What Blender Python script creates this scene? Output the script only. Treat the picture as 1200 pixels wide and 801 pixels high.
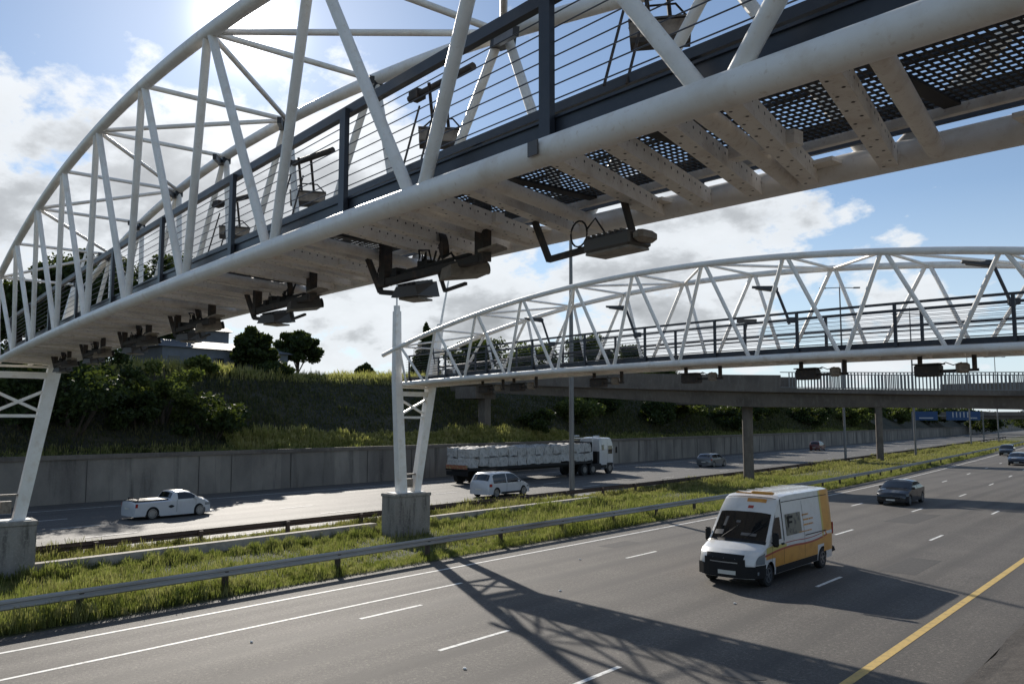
import bpy, math, random
import numpy as np
from mathutils import Vector, Matrix
random.seed(7); RNG = np.random.default_rng(7)
R = math.radians
for o in list(bpy.data.objects): bpy.data.objects.remove(o)
scn = bpy.context.scene
COL = scn.collection

# ------------------------------------------------------------------ camera
CH = 4.9646
yaw, pitch, roll = 0.71386, 0.09444, 0.00159
F = Vector((-math.sin(yaw)*math.cos(pitch), math.cos(yaw)*math.cos(pitch), math.sin(pitch)))
RR = Vector((math.cos(yaw), math.sin(yaw), 0)); UU = RR.cross(F)
R2 = RR*math.cos(roll)+UU*math.sin(roll); U2 = UU*math.cos(roll)-RR*math.sin(roll)
cd = bpy.data.cameras.new('camera'); cam = bpy.data.objects.new('camera', cd); COL.objects.link(cam)
m = Matrix((R2, U2, -F)).transposed().to_4x4(); m.translation = Vector((0, 0, CH)); cam.matrix_world = m
cd.sensor_width = 36; cd.lens = 967.71/1200*36; cd.clip_start = .1; cd.clip_end = 6000
scn.camera = cam

# ------------------------------------------------------------------ world + sun
SUN = Vector((-0.7776, 0.4598, 0.4289)).normalized()
EL = math.asin(SUN.z); AZ = math.atan2(SUN.x, SUN.y)
w = bpy.data.worlds.new('World'); scn.world = w; w.use_nodes = True
nt = w.node_tree; nt.nodes.clear()
class NG:
    """small helper for building node trees"""
    def __init__(s, nt): s.nt = nt
    def n(s, t, **k):
        nd = s.nt.nodes.new(t)
        for a, b in k.items():
            if a == 'i':
                for kk, v in b.items():
                    if hasattr(v, 'links') or isinstance(v, bpy.types.NodeSocket): s.nt.links.new(v, nd.inputs[kk])
                    else: nd.inputs[kk].default_value = v
            else: setattr(nd, a, b)
        return nd
    def math(s, op, a, b=0, c=0, clamp=False):
        nd = s.nt.nodes.new('ShaderNodeMath'); nd.operation = op; nd.use_clamp = clamp
        for i, v in enumerate((a, b, c)):
            if isinstance(v, bpy.types.NodeSocket): s.nt.links.new(v, nd.inputs[i])
            else: nd.inputs[i].default_value = v
        return nd.outputs[0]
    def ramp(s, v, stops, interp='LINEAR'):
        nd = s.nt.nodes.new('ShaderNodeValToRGB'); nd.color_ramp.interpolation = interp
        el = nd.color_ramp.elements
        while len(el) < len(stops): el.new(.5)
        for e, (p, c) in zip(el, stops):
            e.position = p; e.color = (c, c, c, 1) if not isinstance(c, tuple) else (*c, 1)
        s.nt.links.new(v, nd.inputs[0]); return nd.outputs[0]
    def mix(s, f, a, b, t='RGBA', bt='MIX'):
        nd = s.nt.nodes.new('ShaderNodeMix'); nd.data_type = 'RGBA'; nd.blend_type = bt
        for i, v in ((0, f), (6, a), (7, b)):
            if isinstance(v, bpy.types.NodeSocket): s.nt.links.new(v, nd.inputs[i])
            elif i == 0: nd.inputs[0].default_value = v
            else: nd.inputs[i].default_value = (*v, 1) if len(v) == 3 else v
        return nd.outputs[2]
    def vdot(s, a, v):
        nd = s.nt.nodes.new('ShaderNodeVectorMath'); nd.operation = 'DOT_PRODUCT'
        s.nt.links.new(a, nd.inputs[0]); nd.inputs[1].default_value = v; return nd.outputs['Value']
SKY_STRENGTH = 0.112
g = NG(nt)
tc = g.n('ShaderNodeTexCoord').outputs['Generated']
sky = g.n('ShaderNodeTexSky'); sky.sky_type = 'NISHITA'; sky.sun_disc = False
sky.sun_elevation = EL; sky.sun_rotation = AZ; sky.air_density = .85; sky.dust_density = .05; sky.ozone_density = 1.3
skyc = g.mix(.10, sky.outputs[0], (3.6, 4.1, 4.8))
sepz = g.n('ShaderNodeSeparateXYZ', i={0: tc}).outputs[2]
toward = g.ramp(g.vdot(tc, Vector((-.65, .75, 0)).normalized()), [(.45, 0.0), (.85, 1.0)])
skyc = g.mix(g.math('MULTIPLY', toward, g.ramp(sepz, [(.0, .85), (.10, .45), (.25, 0.0)])), skyc, (5.6, 6.5, 7.4))
bg1 = g.n('ShaderNodeBackground', i={'Color': skyc, 'Strength': SKY_STRENGTH})
sep = g.n('ShaderNodeSeparateXYZ', i={0: tc})
den = g.math('ADD', g.math('MAXIMUM', sep.outputs[2], 0.0), .42)
px = g.math('DIVIDE', sep.outputs[0], den); py = g.math('DIVIDE', sep.outputs[1], den)
CSEED = 3.3
cv = g.n('ShaderNodeCombineXYZ', i={0: px, 1: py, 2: CSEED}).outputs[0]
n1 = g.n('ShaderNodeTexNoise', i={'Vector': cv, 'Scale': 3.3, 'Detail': 10.0, 'Roughness': .60, 'Distortion': .15}).outputs[0]
n2 = g.n('ShaderNodeTexNoise', i={'Vector': cv, 'Scale': 5.4, 'Detail': 5.0, 'Roughness': .5}).outputs[0]
def bump(v, cosr):      # coverage bump round a sky direction
    d = g.vdot(tc, Vector(v).normalized())
    return g.n('ShaderNodeMapRange', interpolation_type='SMOOTHSTEP', i={'Value': d, 'From Min': cosr, 'From Max': 1.0, 'To Min': 0.0, 'To Max': 1.0}).outputs[0]
cov = None
for v, cr, a in (((-.905, .32, .27), .972, .20), ((-.80, .50, .28), .975, .20), ((-.93, .33, .13), .955, .12), ((-.76, .62, .20), .965, .12), ((-.73, .66, .11), .97, .12),
                 ((-.46, .86, .20), .985, .22), ((-.58, .80, .13), .97, .12), ((-.873, .299, .44), .975, -.18), ((-.2, .94, .30), .93, -.05), ((-.52, .76, .42), .955, -.10), ((-.778, .46, .43), .992, -.12), ((-.3, .95, .06), .98, .12)):
    t = g.math('MULTIPLY', bump(v, cr), a); cov = t if cov is None else g.math('ADD', cov, t)
n3 = g.n('ShaderNodeTexNoise', i={'Vector': cv, 'Scale': 13.0, 'Detail': 6.0, 'Roughness': .6}).outputs[0]
dens = g.math('ADD', g.math('ADD', g.math('ADD', n1, cov), -.350), g.math('MULTIPLY', n3, .48))
cf = g.ramp(dens, [(.465, 0.0), (.51, .45), (.56, .97), (.62, 1.0)])
horiz = g.ramp(sep.outputs[2], [(-.02, 0.0), (.0, 1.0)])
thick = g.ramp(g.math('ADD', g.math('MULTIPLY', dens, .55), g.math('MULTIPLY', n2, .55)), [(.55, 1.0), (.63, .95), (.71, .64), (.84, .42)])
sd = g.math('MAXIMUM', g.vdot(tc, SUN), 0.0)
near = g.math('POWER', sd, 22.0)
cl_str = g.math('MULTIPLY', g.math('ADD', .88, g.math('MULTIPLY', near, .0)), thick)
bg2 = g.n('ShaderNodeBackground', i={'Color': (.92, .96, 1.0, 1), 'Strength': cl_str})
mixs = g.n('ShaderNodeMixShader', i={0: g.math('MULTIPLY', cf, .96), 1: bg1.outputs[0], 2: bg2.outputs[0]})
# the sun's own glare in thin bright air
aure = g.math('ADD', g.math('MULTIPLY', g.math('POWER', sd, 60.0), .30), g.math('ADD', g.math('MULTIPLY', g.math('POWER', sd, 1500.0), 3.0), g.math('MULTIPLY', g.math('POWER', sd, 9000.0), 14.0)))
bg3 = g.n('ShaderNodeBackground', i={'Color': (1.0, .98, .95, 1), 'Strength': aure})
add = g.n('ShaderNodeAddShader', i={0: mixs.outputs[0], 1: bg3.outputs[0]})
out = g.n('ShaderNodeOutputWorld', i={0: add.outputs[0]})
sl = bpy.data.lights.new('sun', 'SUN'); sl.energy = 5.0; sl.angle = R(.55); sl.color = (1.0, .93, .83)
so = bpy.data.objects.new('sun', sl); COL.objects.link(so); so.rotation_euler = SUN.to_track_quat('Z', 'Y').to_euler(); so.location = (0, 0, 60)
scn.view_settings.view_transform = 'Standard'; scn.view_settings.look = 'None'; scn.view_settings.gamma = 1
scn.view_settings.exposure = .10; scn.view_settings.use_curve_mapping = False

# ------------------------------------------------------------------ mesh helpers
def tag(o, label=None, cat=None, group=None, kind=None):
    for k, v in (('label', label), ('category', cat), ('group', group), ('kind', kind)):
        if v: o[k] = v
    return o
def thing(name, label, cat, loc=(0, 0, 0), rz=0, group=None):
    o = bpy.data.objects.new(name, None); COL.objects.link(o); o.location = loc; o.rotation_euler = (0, 0, rz)
    o.empty_display_size = .3
    return tag(o, label, cat, group)
def copy_tree(o, parent=None):
    c = o.copy(); COL.objects.link(c)
    if parent is not None: c.parent = parent; 
    for ch in list(o.children): copy_tree(ch, c)
    return c
class MB:
    def __init__(s): s.v = []; s.f = []; s.m = []; s.mi = 0
    def add(s, vs, fs):
        b = len(s.v); s.v += [tuple(v) for v in vs]; s.f += [tuple(i+b for i in f) for f in fs]; s.m += [s.mi]*len(fs); return s
    def hexa(s, c8):
        return s.add(c8, [(0, 3, 2, 1), (4, 5, 6, 7), (0, 1, 5, 4), (1, 2, 6, 5), (2, 3, 7, 6), (3, 0, 4, 7)])
    def box(s, c, d, rz=0, ch=0):
        c = Vector(c); hx, hy, hz = d[0]/2, d[1]/2, d[2]/2; M = Matrix.Rotation(rz, 3, 'Z')
        if ch <= 0:
            return s.hexa([c+M@Vector(p) for p in ((-hx, -hy, -hz), (hx, -hy, -hz), (hx, hy, -hz), (-hx, hy, -hz), (-hx, -hy, hz), (hx, -hy, hz), (hx, hy, hz), (-hx, hy, hz))])
        # chamfered box as rings
        vs = []
        for z, k in ((-hz, ch), (-hz+ch, 0), (hz-ch, 0), (hz, ch)):
            a, b = hx-k, hy-k; q = ch
            for p in ((-a+q, -b), (a-q, -b), (a, -b+q), (a, b-q), (a-q, b), (-a+q, b), (-a, b-q), (-a, -b+q)): vs.append(c+M@Vector((p[0], p[1], z)))
        fs = [tuple(range(7, -1, -1)), tuple(range(24, 32))]
        for r in range(3):
            for i in range(8): j = (i+1) % 8; fs.append((r*8+i, r*8+j, r*8+8+j, r*8+8+i))
        return s.add(vs, fs)
    def beam(s, p, q, w_, h_, up=(0, 0, 1), w2=None, h2=None):
        p, q = Vector(p), Vector(q); d = (q-p).normalized(); u = Vector(up)
        a = d.cross(u)
        if a.length < 1e-4: a = d.cross(Vector((0, 1, 0)))
        a.normalize(); b = a.cross(d).normalized()
        w2 = w2 or w_; h2 = h2 or h_
        vs = [p-a*w_/2-b*h_/2, p+a*w_/2-b*h_/2, p+a*w_/2+b*h_/2, p-a*w_/2+b*h_/2, q-a*w2/2-b*h2/2, q+a*w2/2-b*h2/2, q+a*w2/2+b*h2/2, q-a*w2/2+b*h2/2]
        return s.hexa(vs)
    def tube(s, pts, r, n=10, caps=True, r2=None):
        pts = [Vector(p) for p in pts]; N = len(pts); vs = []; fs = []
        ref = Vector((0, 0, 1))
        for i, p in enumerate(pts):
            d = (pts[min(i+1, N-1)]-pts[max(i-1, 0)]).normalized()
            rf = ref if abs(d.dot(ref)) < .95 else Vector((1, 0, 0))
            a = d.cross(rf).normalized(); b = a.cross(d)
            rr = r if r2 is None else r+(r2-r)*i/(N-1)
            if isinstance(r, (list, tuple)): rr = r[i]
            for k in range(n): t = 2*math.pi*k/n; vs.append(p+(a*math.cos(t)+b*math.sin(t))*rr)
        for i in range(N-1):
            for k in range(n): j = (k+1) % n; fs.append((i*n+k, i*n+j, i*n+n+j, i*n+n+k))
        if caps: fs.append(tuple(range(n-1, -1, -1))); fs.append(tuple(range((N-1)*n, N*n)))
        return s.add(vs, fs)
    def cyl(s, c, axis, r, h, n=20, r2=None):
        a = Vector(axis).normalized()*h/2; return s.tube([Vector(c)-a, Vector(c)+a], r, n, True, r2)
    def ell(s, c, rad, n=12, mm=8, jit=0):
        vs = []; fs = []; c = Vector(c)
        for i in range(mm+1):
            th = math.pi*i/mm
            for k in range(n):
                ph = 2*math.pi*k/n; j = 1+random.uniform(-jit, jit)
                vs.append(c+Vector((rad[0]*math.sin(th)*math.cos(ph)*j, rad[1]*math.sin(th)*math.sin(ph)*j, rad[2]*math.cos(th)*j)))
        for i in range(mm):
            for k in range(n): j = (k+1) % n; fs.append((i*n+k, i*n+n+k, i*n+n+j, i*n+j))
        return s.add(vs, fs)
    def build(s, name, mats, parent=None, smooth=False, origin=None, angle=35):
        me = bpy.data.meshes.new(name)
        vs = s.v
        if origin is not None: ox, oy, oz = origin; vs = [(x-ox, y-oy, z-oz) for x, y, z in vs]
        me.from_pydata(vs, [], s.f)
        if not isinstance(mats, (list, tuple)): mats = [mats]
        for mt in mats: me.materials.append(mt)
        if len(mats) > 1: me.polygons.foreach_set('material_index', s.m)
        me.update()
        if smooth:
            me.polygons.foreach_set('use_smooth', [True]*len(me.polygons)); me.set_sharp_from_angle(angle=R(angle))
        o = bpy.data.objects.new(name, me); COL.objects.link(o)
        if parent: o.parent = parent
        return o
def npmesh(name, V, Fq, mats, mi=None, parent=None, origin=None):
    """fast mesh from numpy arrays: V (n,3), Fq (m,k)"""
    V = np.asarray(V, dtype=np.float32)
    if origin is not None: V = V-np.asarray(origin, dtype=np.float32)
    me = bpy.data.meshes.new(name); k = Fq.shape[1]
    me.vertices.add(len(V)); me.vertices.foreach_set('co', V.ravel())
    me.loops.add(Fq.size); me.loops.foreach_set('vertex_index', Fq.ravel().astype(np.int32))
    me.polygons.add(len(Fq)); me.polygons.foreach_set('loop_start', np.arange(0, Fq.size, k, dtype=np.int32))
    if not isinstance(mats, (list, tuple)): mats = [mats]
    for mt in mats: me.materials.append(mt)
    if mi is not None: me.polygons.foreach_set('material_index', mi.astype(np.int32))
    me.update(calc_edges=True); me.validate()
    o = bpy.data.objects.new(name, me); COL.objects.link(o)
    if parent: o.parent = parent
    return o

# ------------------------------------------------------------------ materials
MATS = {}
def mat(name, base=(.5, .5, .5), rough=.6, metal=0, noise=None, bumpv=None, coat=0, spec=.5, emit=None, trans=0, alpha=None, coord='Object'):
    """noise: list of (scale, colour, lo, hi, stretch) mixed over the base"""
    if name in MATS: return MATS[name]
    mt = bpy.data.materials.new(name); mt.use_nodes = True; t = mt.node_tree; g = NG(t)
    b = t.nodes['Principled BSDF']; MATS[name] = mt
    c = (*base, 1); b.inputs['Base Color'].default_value = c
    b.inputs['Roughness'].default_value = rough; b.inputs['Metallic'].default_value = metal
    b.inputs['Coat Weight'].default_value = coat; b.inputs['Specular IOR Level'].default_value = spec
    if trans: b.inputs['Transmission Weight'].default_value = trans
    tcn = g.n('ShaderNodeTexCoord').outputs[coord]
    cur = None
    for (sc, col, lo, hi, st) in (noise or []):
        mp = g.n('ShaderNodeMapping', i={'Vector': tcn, 'Scale': st}).outputs[0]
        nn = g.n('ShaderNodeTexNoise', i={'Vector': mp, 'Scale': sc, 'Detail': 6.0, 'Roughness': .6}).outputs[0]
        f = g.ramp(nn, [(lo, 0.0), (hi, 1.0)])
        cur = g.mix(f, cur if cur is not None else base, col)
    if cur is not None: t.links.new(cur, b.inputs['Base Color'])
    if bumpv:
        sc, strg, dist = bumpv
        nn = g.n('ShaderNodeTexNoise', i={'Vector': tcn, 'Scale': sc, 'Detail': 5.0, 'Roughness': .65}).outputs[0]
        bp = g.n('ShaderNodeBump', i={'Strength': strg, 'Distance': dist, 'Height': nn}); t.links.new(bp.outputs[0], b.inputs['Normal'])
    if emit: b.inputs['Emission Color'].default_value = (*emit[0], 1); b.inputs['Emission Strength'].default_value = emit[1]
    return mt
one = (1, 1, 1)
M_white = mat('white_painted_steel', (.84, .82, .78), .42, noise=[(3.5, (.66, .59, .50), .52, .78, one), (26, (.60, .52, .44), .58, .80, one), (1.3, (.74, .71, .66), .45, .7, one)], bumpv=(60, .06, .01))
M_under = mat('dirty_cream_steel', (.84, .79, .71), .6, noise=[(4, (.64, .56, .47), .50, .76, one), (30, (.42, .33, .25), .58, .8, one)], bumpv=(50, .1, .01))
M_rail = mat('dark_blue_grey_steel', (.020, .025, .036), .42, noise=[(6, (.032, .037, .046), .45, .7, one)])
M_rust = mat('weathered_dark_bracket', (.036, .031, .029), .7, noise=[(9, (.10, .065, .045), .5, .75, one)])
M_dev = mat('camera_housing_grey', (.075, .068, .062), .45, noise=[(8, (.08, .07, .065), .45, .7, one)])
M_devl = mat('pale_camera_housing', (.24, .20, .16), .45, noise=[(8, (.10, .075, .055), .45, .7, one)])
M_black = mat('black_rubber', (.012, .012, .013), .7)
M_cable = mat('steel_cable', (.10, .11, .13), .4, metal=.6)
M_bolt = mat('bolt_hole_dark', (.05, .04, .035), .7)
M_grate = mat('grating_steel', (.030, .027, .024), .55, metal=.3)
M_conc = mat('pedestal_concrete', (.30, .28, .25), .85, noise=[(2.2, (.20, .18, .16), .42, .68, (1, 1, .35)), (5, (.11, .10, .09), .50, .66, (1, 1, .12)), (14, (.36, .34, .30), .5, .75, one), (40, (.22, .2, .18), .55, .75, one)], bumpv=(25, .35, .02))
M_galv = mat('galvanised_rail', (.42, .41, .39), .6, metal=.15, noise=[(1.5, (.24, .22, .20), .45, .7, (1, .15, 1)), (20, (.42, .42, .41), .5, .8, one)])
M_rustrail = mat('rusty_brown_rail', (.10, .065, .05), .75, noise=[(2, (.06, .045, .04), .45, .7, one)])
M_pole = mat('weathered_pole_steel', (.20, .20, .20), .5, metal=.4, noise=[(2, (.13, .12, .115), .45, .7, (1, 1, .2))])
M_bconc = mat('bridge_concrete', (.16, .135, .112), .85, noise=[(.5, (.10, .085, .072), .42, .68, (1, 1, 1)), (5, (.20, .175, .15), .5, .75, (1, 1, .3))], bumpv=(12, .2, .02))
M_mark = mat('white_road_paint', (.78, .77, .73), .7, noise=[(6, (.34, .33, .31), .5, .68, one), (60, (.26, .25, .24), .60, .72, one)])
M_ymark = mat('yellow_road_paint', (.58, .40, .12), .7, noise=[(5, (.40, .28, .10), .48, .68, one), (60, (.25, .2, .12), .62, .75, one)])
M_glass = mat('vehicle_glass', (.012, .014, .016), .06, spec=.8)
M_tyre = mat('tyre_rubber', (.018, .018, .018), .8)
M_rim = mat('alloy_rim', (.42, .43, .44), .3, metal=.8)
M_lamp = mat('headlamp_lens', (.22, .24, .25), .10, coat=.8)
M_tail = mat('tail_lamp_red', (.30, .015, .012), .2, coat=.5)
M_plate = mat('number_plate', (.62, .61, .55), .5)
M_trim = mat('black_plastic_trim', (.014, .014, .015), .6, spec=.3)
M_pw = mat('white_car_paint', (.56, .57, .58), .25, coat=.7, noise=[(3, (.48, .49, .49), .5, .8, one)])
M_pwv = mat('white_van_paint', (.74, .73, .70), .28, coat=.6, noise=[(2.5, (.64, .62, .58), .48, .75, one)])
M_orange = mat('orange_livery', (.70, .33, .05), .35, coat=.4, noise=[(3, (.56, .24, .04), .45, .75, one)])
M_yel = mat('yellow_livery', (.62, .52, .14), .35, coat=.4)
M_red = mat('red_livery', (.40, .05, .03), .35, coat=.4)
M_pdark = mat('dark_grey_car_paint', (.014, .015, .017), .25, coat=.6)
M_pblue = mat('dark_blue_car_paint', (.012, .014, .022), .2, coat=.8)
M_psil = mat('silver_car_paint', (.17, .18, .19), .3, metal=.5, coat=.6)
M_pred = mat('red_car_paint', (.12, .025, .02), .3, coat=.6)
M_bag = mat('bagged_white_load', (.50, .485, .46), .7, noise=[(3.5, (.34, .33, .31), .46, .60, one), (12, (.09, .09, .085), .60, .70, one), (9, (.52, .51, .48), .57, .7, (1, 1, 2))], bumpv=(7, .6, .06))
M_bark = mat('tree_bark', (.055, .042, .032), .9, noise=[(6, (.09, .07, .055), .45, .7, (1, 1, .3))])
M_bluesign = mat('blue_sign_face', (.02, .065, .17), .5)
M_signw = mat('sign_white_legend', (.5, .5, .5), .5)
M_house = mat('pale_grey_wall', (.17, .185, .215), .8, noise=[(1, (.13, .14, .16), .45, .7, one)])
M_roof = mat('grey_roof_sheet', (.14, .15, .17), .7, noise=[(1.2, (.10, .11, .12), .45, .7, one)])
M_roofw = mat('pale_roof', (.55, .52, .45), .7)  # one even pale colour, used for a roof and the window sills
M_dwin = mat('dark_window_glass', (.03, .035, .04), .15)
M_tar = mat('tar_stain', (.012, .012, .013), .6)
M_litter = mat('pale_litter', (.85, .83, .78), .8)

def foliage(name, cols, trans=.35):
    mt = bpy.data.materials.new(name); mt.use_nodes = True; t = mt.node_tree; g = NG(t); b = t.nodes['Principled BSDF']
    tcn = g.n('ShaderNodeTexCoord').outputs['Object']
    n = g.n('ShaderNodeTexNoise', i={'Vector': tcn, 'Scale': 1.1, 'Detail': 4.0, 'Roughness': .7}).outputs[0]
    wn = g.n('ShaderNodeTexWhiteNoise', i={'Vector': g.n('ShaderNodeVectorMath', operation='FLOOR', i={0: g.n('ShaderNodeVectorMath', operation='SCALE', i={0: tcn, 'Scale': 5.0}).outputs[0]}).outputs[0]}).outputs[0]
    f = g.math('ADD', g.math('MULTIPLY', n, .75), g.math('MULTIPLY', wn, .3))
    k = len(cols); c = g.ramp(f, [(.35+.35*i/(k-1), cc) for i, cc in enumerate(cols)])
    t.links.new(c, b.inputs['Base Color']); b.inputs['Roughness'].default_value = .62; b.inputs['Specular IOR Level'].default_value = .25
    tr = g.n('ShaderNodeBsdfTranslucent', i={'Color': g.mix(.5, c, (.20, .26, .03))})
    mx = g.n('ShaderNodeMixShader', i={0: trans, 1: b.outputs[0], 2: tr.outputs[0]})
    t.links.new(mx.outputs[0], t.nodes['Material Output'].inputs[0]); MATS[name] = mt; return mt
M_leafd = foliage('dark_leaves', [(.012, .022, .008), (.03, .048, .014), (.05, .07, .02)], .22)
M_leafg = foliage('green_leaves', [(.028, .042, .012), (.075, .10, .028), (.16, .17, .06)], .4)
M_grass = foliage('green_grass_blades', [(.08, .095, .03), (.22, .23, .07), (.42, .38, .17)], .5)
M_grassy = foliage('dry_grass_blades', [(.12, .12, .04), (.28, .24, .10), (.44, .36, .19)], .5)
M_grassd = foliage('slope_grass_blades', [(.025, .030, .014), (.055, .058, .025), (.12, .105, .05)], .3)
M_grassc = foliage('sunlight_coloured_grass', [(.20, .20, .06), (.42, .38, .13), (.60, .52, .26)], .6)  # brighter version of the dry blades, sunlight put into the colour
M_soilg = mat('grassy_ground', (.050, .060, .022), .95, noise=[(1.2, (.085, .080, .035), .42, .66, one), (9, (.030, .034, .014), .5, .75, one)], bumpv=(6, .6, .08))
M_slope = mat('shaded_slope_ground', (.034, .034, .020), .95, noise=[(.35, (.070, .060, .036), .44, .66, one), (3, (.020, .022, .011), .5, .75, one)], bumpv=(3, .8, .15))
M_soil = mat('brown_verge_soil', (.060, .053, .047), .95, noise=[(3, (.038, .033, .029), .42, .66, one), (25, (.17, .14, .115), .56, .75, one)], bumpv=(12, .8, .05))

def asphalt(name, base, dark, lite, rough, seed=0):
    mt = bpy.data.materials.new(name); mt.use_nodes = True; t = mt.node_tree; g = NG(t); b = t.nodes['Principled BSDF']
    tcn = g.n('ShaderNodeTexCoord').outputs['Object']
    def nz(sc, st, det=5.0, off=0):
        mp = g.n('ShaderNodeMapping', i={'Vector': tcn, 'Scale': st, 'Location': (off+seed, off, 0)}).outputs[0]
        return g.n('ShaderNodeTexNoise', i={'Vector': mp, 'Scale': sc, 'Detail': det, 'Roughness': .6}).outputs[0]
    streak = nz(1.0, (1.15, .035, 1)); blotch = nz(.35, one, 6.0, 9); fine = nz(38, one, 3.0, 3); agg = nz(7, one, 6.0, 5)
    c = g.mix(g.ramp(streak, [(.36, 0.0), (.66, 1.0)]), base, dark)
    c = g.mix(g.ramp(blotch, [(.50, 0.0), (.72, .8)]), c, lite)
    c = g.mix(g.ramp(agg, [(.52, 0.0), (.70, .35)]), c, dark)
    c = g.mix(g.ramp(nz(17, one, 2.0, 61), [(.38, .85), (.52, 0.0)]), c, tuple(x*.6 for x in dark))
    c = g.mix(g.ramp(nz(11, one, 3.0, 88), [(.54, 0.0), (.66, .8)]), c, tuple(x*1.25 for x in lite))
    c = g.mix(g.ramp(fine, [(.48, 0.0), (.66, .8)]), c, lite)
    c = g.mix(g.ramp(nz(55, one, 2.0, 77), [(.50, 0.0), (.64, .75)]), c, tuple(x*.55 for x in dark))
    sx = g.n('ShaderNodeSeparateXYZ', i={0: tcn}).outputs[0]
    wob = g.math('MULTIPLY', g.math('SUBTRACT', nz(.08, one, 2.0, 13), .5), .8)
    tr = g.math('COSINE', g.math('MULTIPLY', g.math('ADD', g.math('ADD', sx, wob), 18.35), 2*math.pi/1.79))
    c = g.mix(g.math('MULTIPLY', g.ramp(tr, [(.1, 0.0), (1.0, 1.0)]), g.math('MULTIPLY', g.ramp(nz(.5, (1, .06, 1), 4.0, 21), [(.35, .25), (.60, .9)]), .9)), c, tuple(x*.82 for x in dark))
    vr = g.n('ShaderNodeTexVoronoi', feature='DISTANCE_TO_EDGE', i={'Vector': g.n('ShaderNodeVectorMath', operation='ADD', i={0: g.n('ShaderNodeMapping', i={'Vector': tcn, 'Scale': (.45, .16, 1)}).outputs[0], 1: g.n('ShaderNodeTexNoise', i={'Vector': tcn, 'Scale': .9, 'Detail': 4.0}).outputs[1]}).outputs[0], 'Scale': 1.0}).outputs[0]
    crack = g.math('MULTIPLY', g.ramp(vr, [(.0, 1.0), (.007, 0.0)]), g.ramp(nz(.13, one, 2.0, 31), [(.50, 0.0), (.60, .7)]))
    c = g.mix(crack, c, tuple(x*.45 for x in dark))
    t.links.new(c, b.inputs['Base Color'])
    rr = g.math('ADD', rough-.07, g.math('MULTIPLY', streak, .14)); t.links.new(rr, b.inputs['Roughness'])
    bp = g.n('ShaderNodeBump', i={'Strength': .6, 'Distance': .015, 'Height': g.math('ADD', fine, g.math('MULTIPLY', nz(140, one, 2.0), .6))}); t.links.new(bp.outputs[0], b.inputs['Normal'])
    MATS[name] = mt; return mt
M_asph = asphalt('worn_asphalt', (.112, .099, .085), (.068, .061, .054), (.168, .150, .128), .78)
M_asphf = asphalt('pale_worn_asphalt', (.105, .098, .089), (.070, .066, .060), (.150, .140, .126), .73, 40)
def wallmat():
    mt = bpy.data.materials.new('retaining_wall_concrete'); mt.use_nodes = True; t = mt.node_tree; g = NG(t); b = t.nodes['Principled BSDF']
    tcn = g.n('ShaderNodeTexCoord').outputs['Object']; sp = g.n('ShaderNodeSeparateXYZ', i={0: tcn})
    def nz(sc, st, det=5.0):
        return g.n('ShaderNodeTexNoise', i={'Vector': g.n('ShaderNodeMapping', i={'Vector': tcn, 'Scale': st}).outputs[0], 'Scale': sc, 'Detail': det, 'Roughness': .6}).outputs[0]
    c = g.mix(g.ramp(nz(.35, (1, 1, .5)), [(.40, 0.0), (.62, 1.0)]), (.30, .265, .22), (.19, .165, .14))
    c = g.mix(g.ramp(nz(1.1, (1, 1, .10), 8.0), [(.54, 0.0), (.70, .9)]), c, (.060, .052, .046))
    c = g.mix(g.ramp(nz(9, one), [(.5, 0.0), (.75, .4)]), c, (.30, .275, .24))
    pid = g.math('FLOOR', g.math('DIVIDE', sp.outputs[1], 2.4)); wn = g.n('ShaderNodeTexWhiteNoise', noise_dimensions='1D', i={'W': pid}).outputs[0]
    c = g.mix(g.math('MULTIPLY', wn, .5), c, (.10, .09, .08))
    t.links.new(c, b.inputs['Base Color']); b.inputs['Roughness'].default_value = .9
    bp = g.n('ShaderNodeBump', i={'Strength': .4, 'Distance': .03, 'Height': nz(14, one)}); t.links.new(bp.outputs[0], b.inputs['Normal'])
    return mt
M_wall = wallmat()

# ------------------------------------------------------------------ ground and roads
def c_(Y): return -.08*(np.sqrt((Y-62.0)**2+400)+(Y-62.0))/2
def ysteps(y0, y1):
    ys = []; y = y0
    while y < y1: ys.append(y); y += max(1.5, abs(y)*.03)
    ys.append(y1); return ys
def strip(name, prof, y0, y1, m_, kind='structure', ys=None, parent=None, origin=None, smooth=False, jit=0):
    """sweep a cross profile [(x, z), ...] along the road's line"""
    mb = MB(); ys = ys or ysteps(y0, y1); n = len(prof)
    vs = [(x+float(c_(y))+random.uniform(-jit, jit), y, (z(y) if callable(z) else z)+random.uniform(-jit, jit)) for y in ys for x, z in prof]
    fs = [(i*n+k, i*n+k+1, (i+1)*n+k+1, (i+1)*n+k) for i in range(len(ys)-1) for k in range(n-1)]
    mb.add(vs, fs); o = mb.build(name, m_, parent, smooth, origin)
    if kind and not parent: o['kind'] = kind
    return o
gm = MB(); gm.add([(-2500, -600, -.12), (2500, -600, -.12), (2500, 4000, -.12), (-2500, 4000, -.12)], [(0, 1, 2, 3)])
tag(gm.build('ground', M_soilg), kind='structure')
Y0, Y1 = -60, 900
strip('road', [(-21.35, 0), (-3.95, 0)], Y0, Y1, M_asph)
strip('far_road', [(-52.0, .02), (-31.3, .0)], Y0, Y1, M_asphf)
strip('median', [(-31.8, .03), (-30.0, .06), (-26, .05), (-22.6, .03), (-21.35, -.01)], Y0, Y1, M_soilg)
strip('verge', [(-3.95, .01), (-3.6, .05), (-2.5, .3), (3, 2.4), (12, 3.2), (60, 3.3)], Y0, Y1, M_soil, jit=.03)
def crest(y): return 9.0+max(0, min(1.3, (y-40)*.011))
def plate(y): return crest(y)-.05
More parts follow.
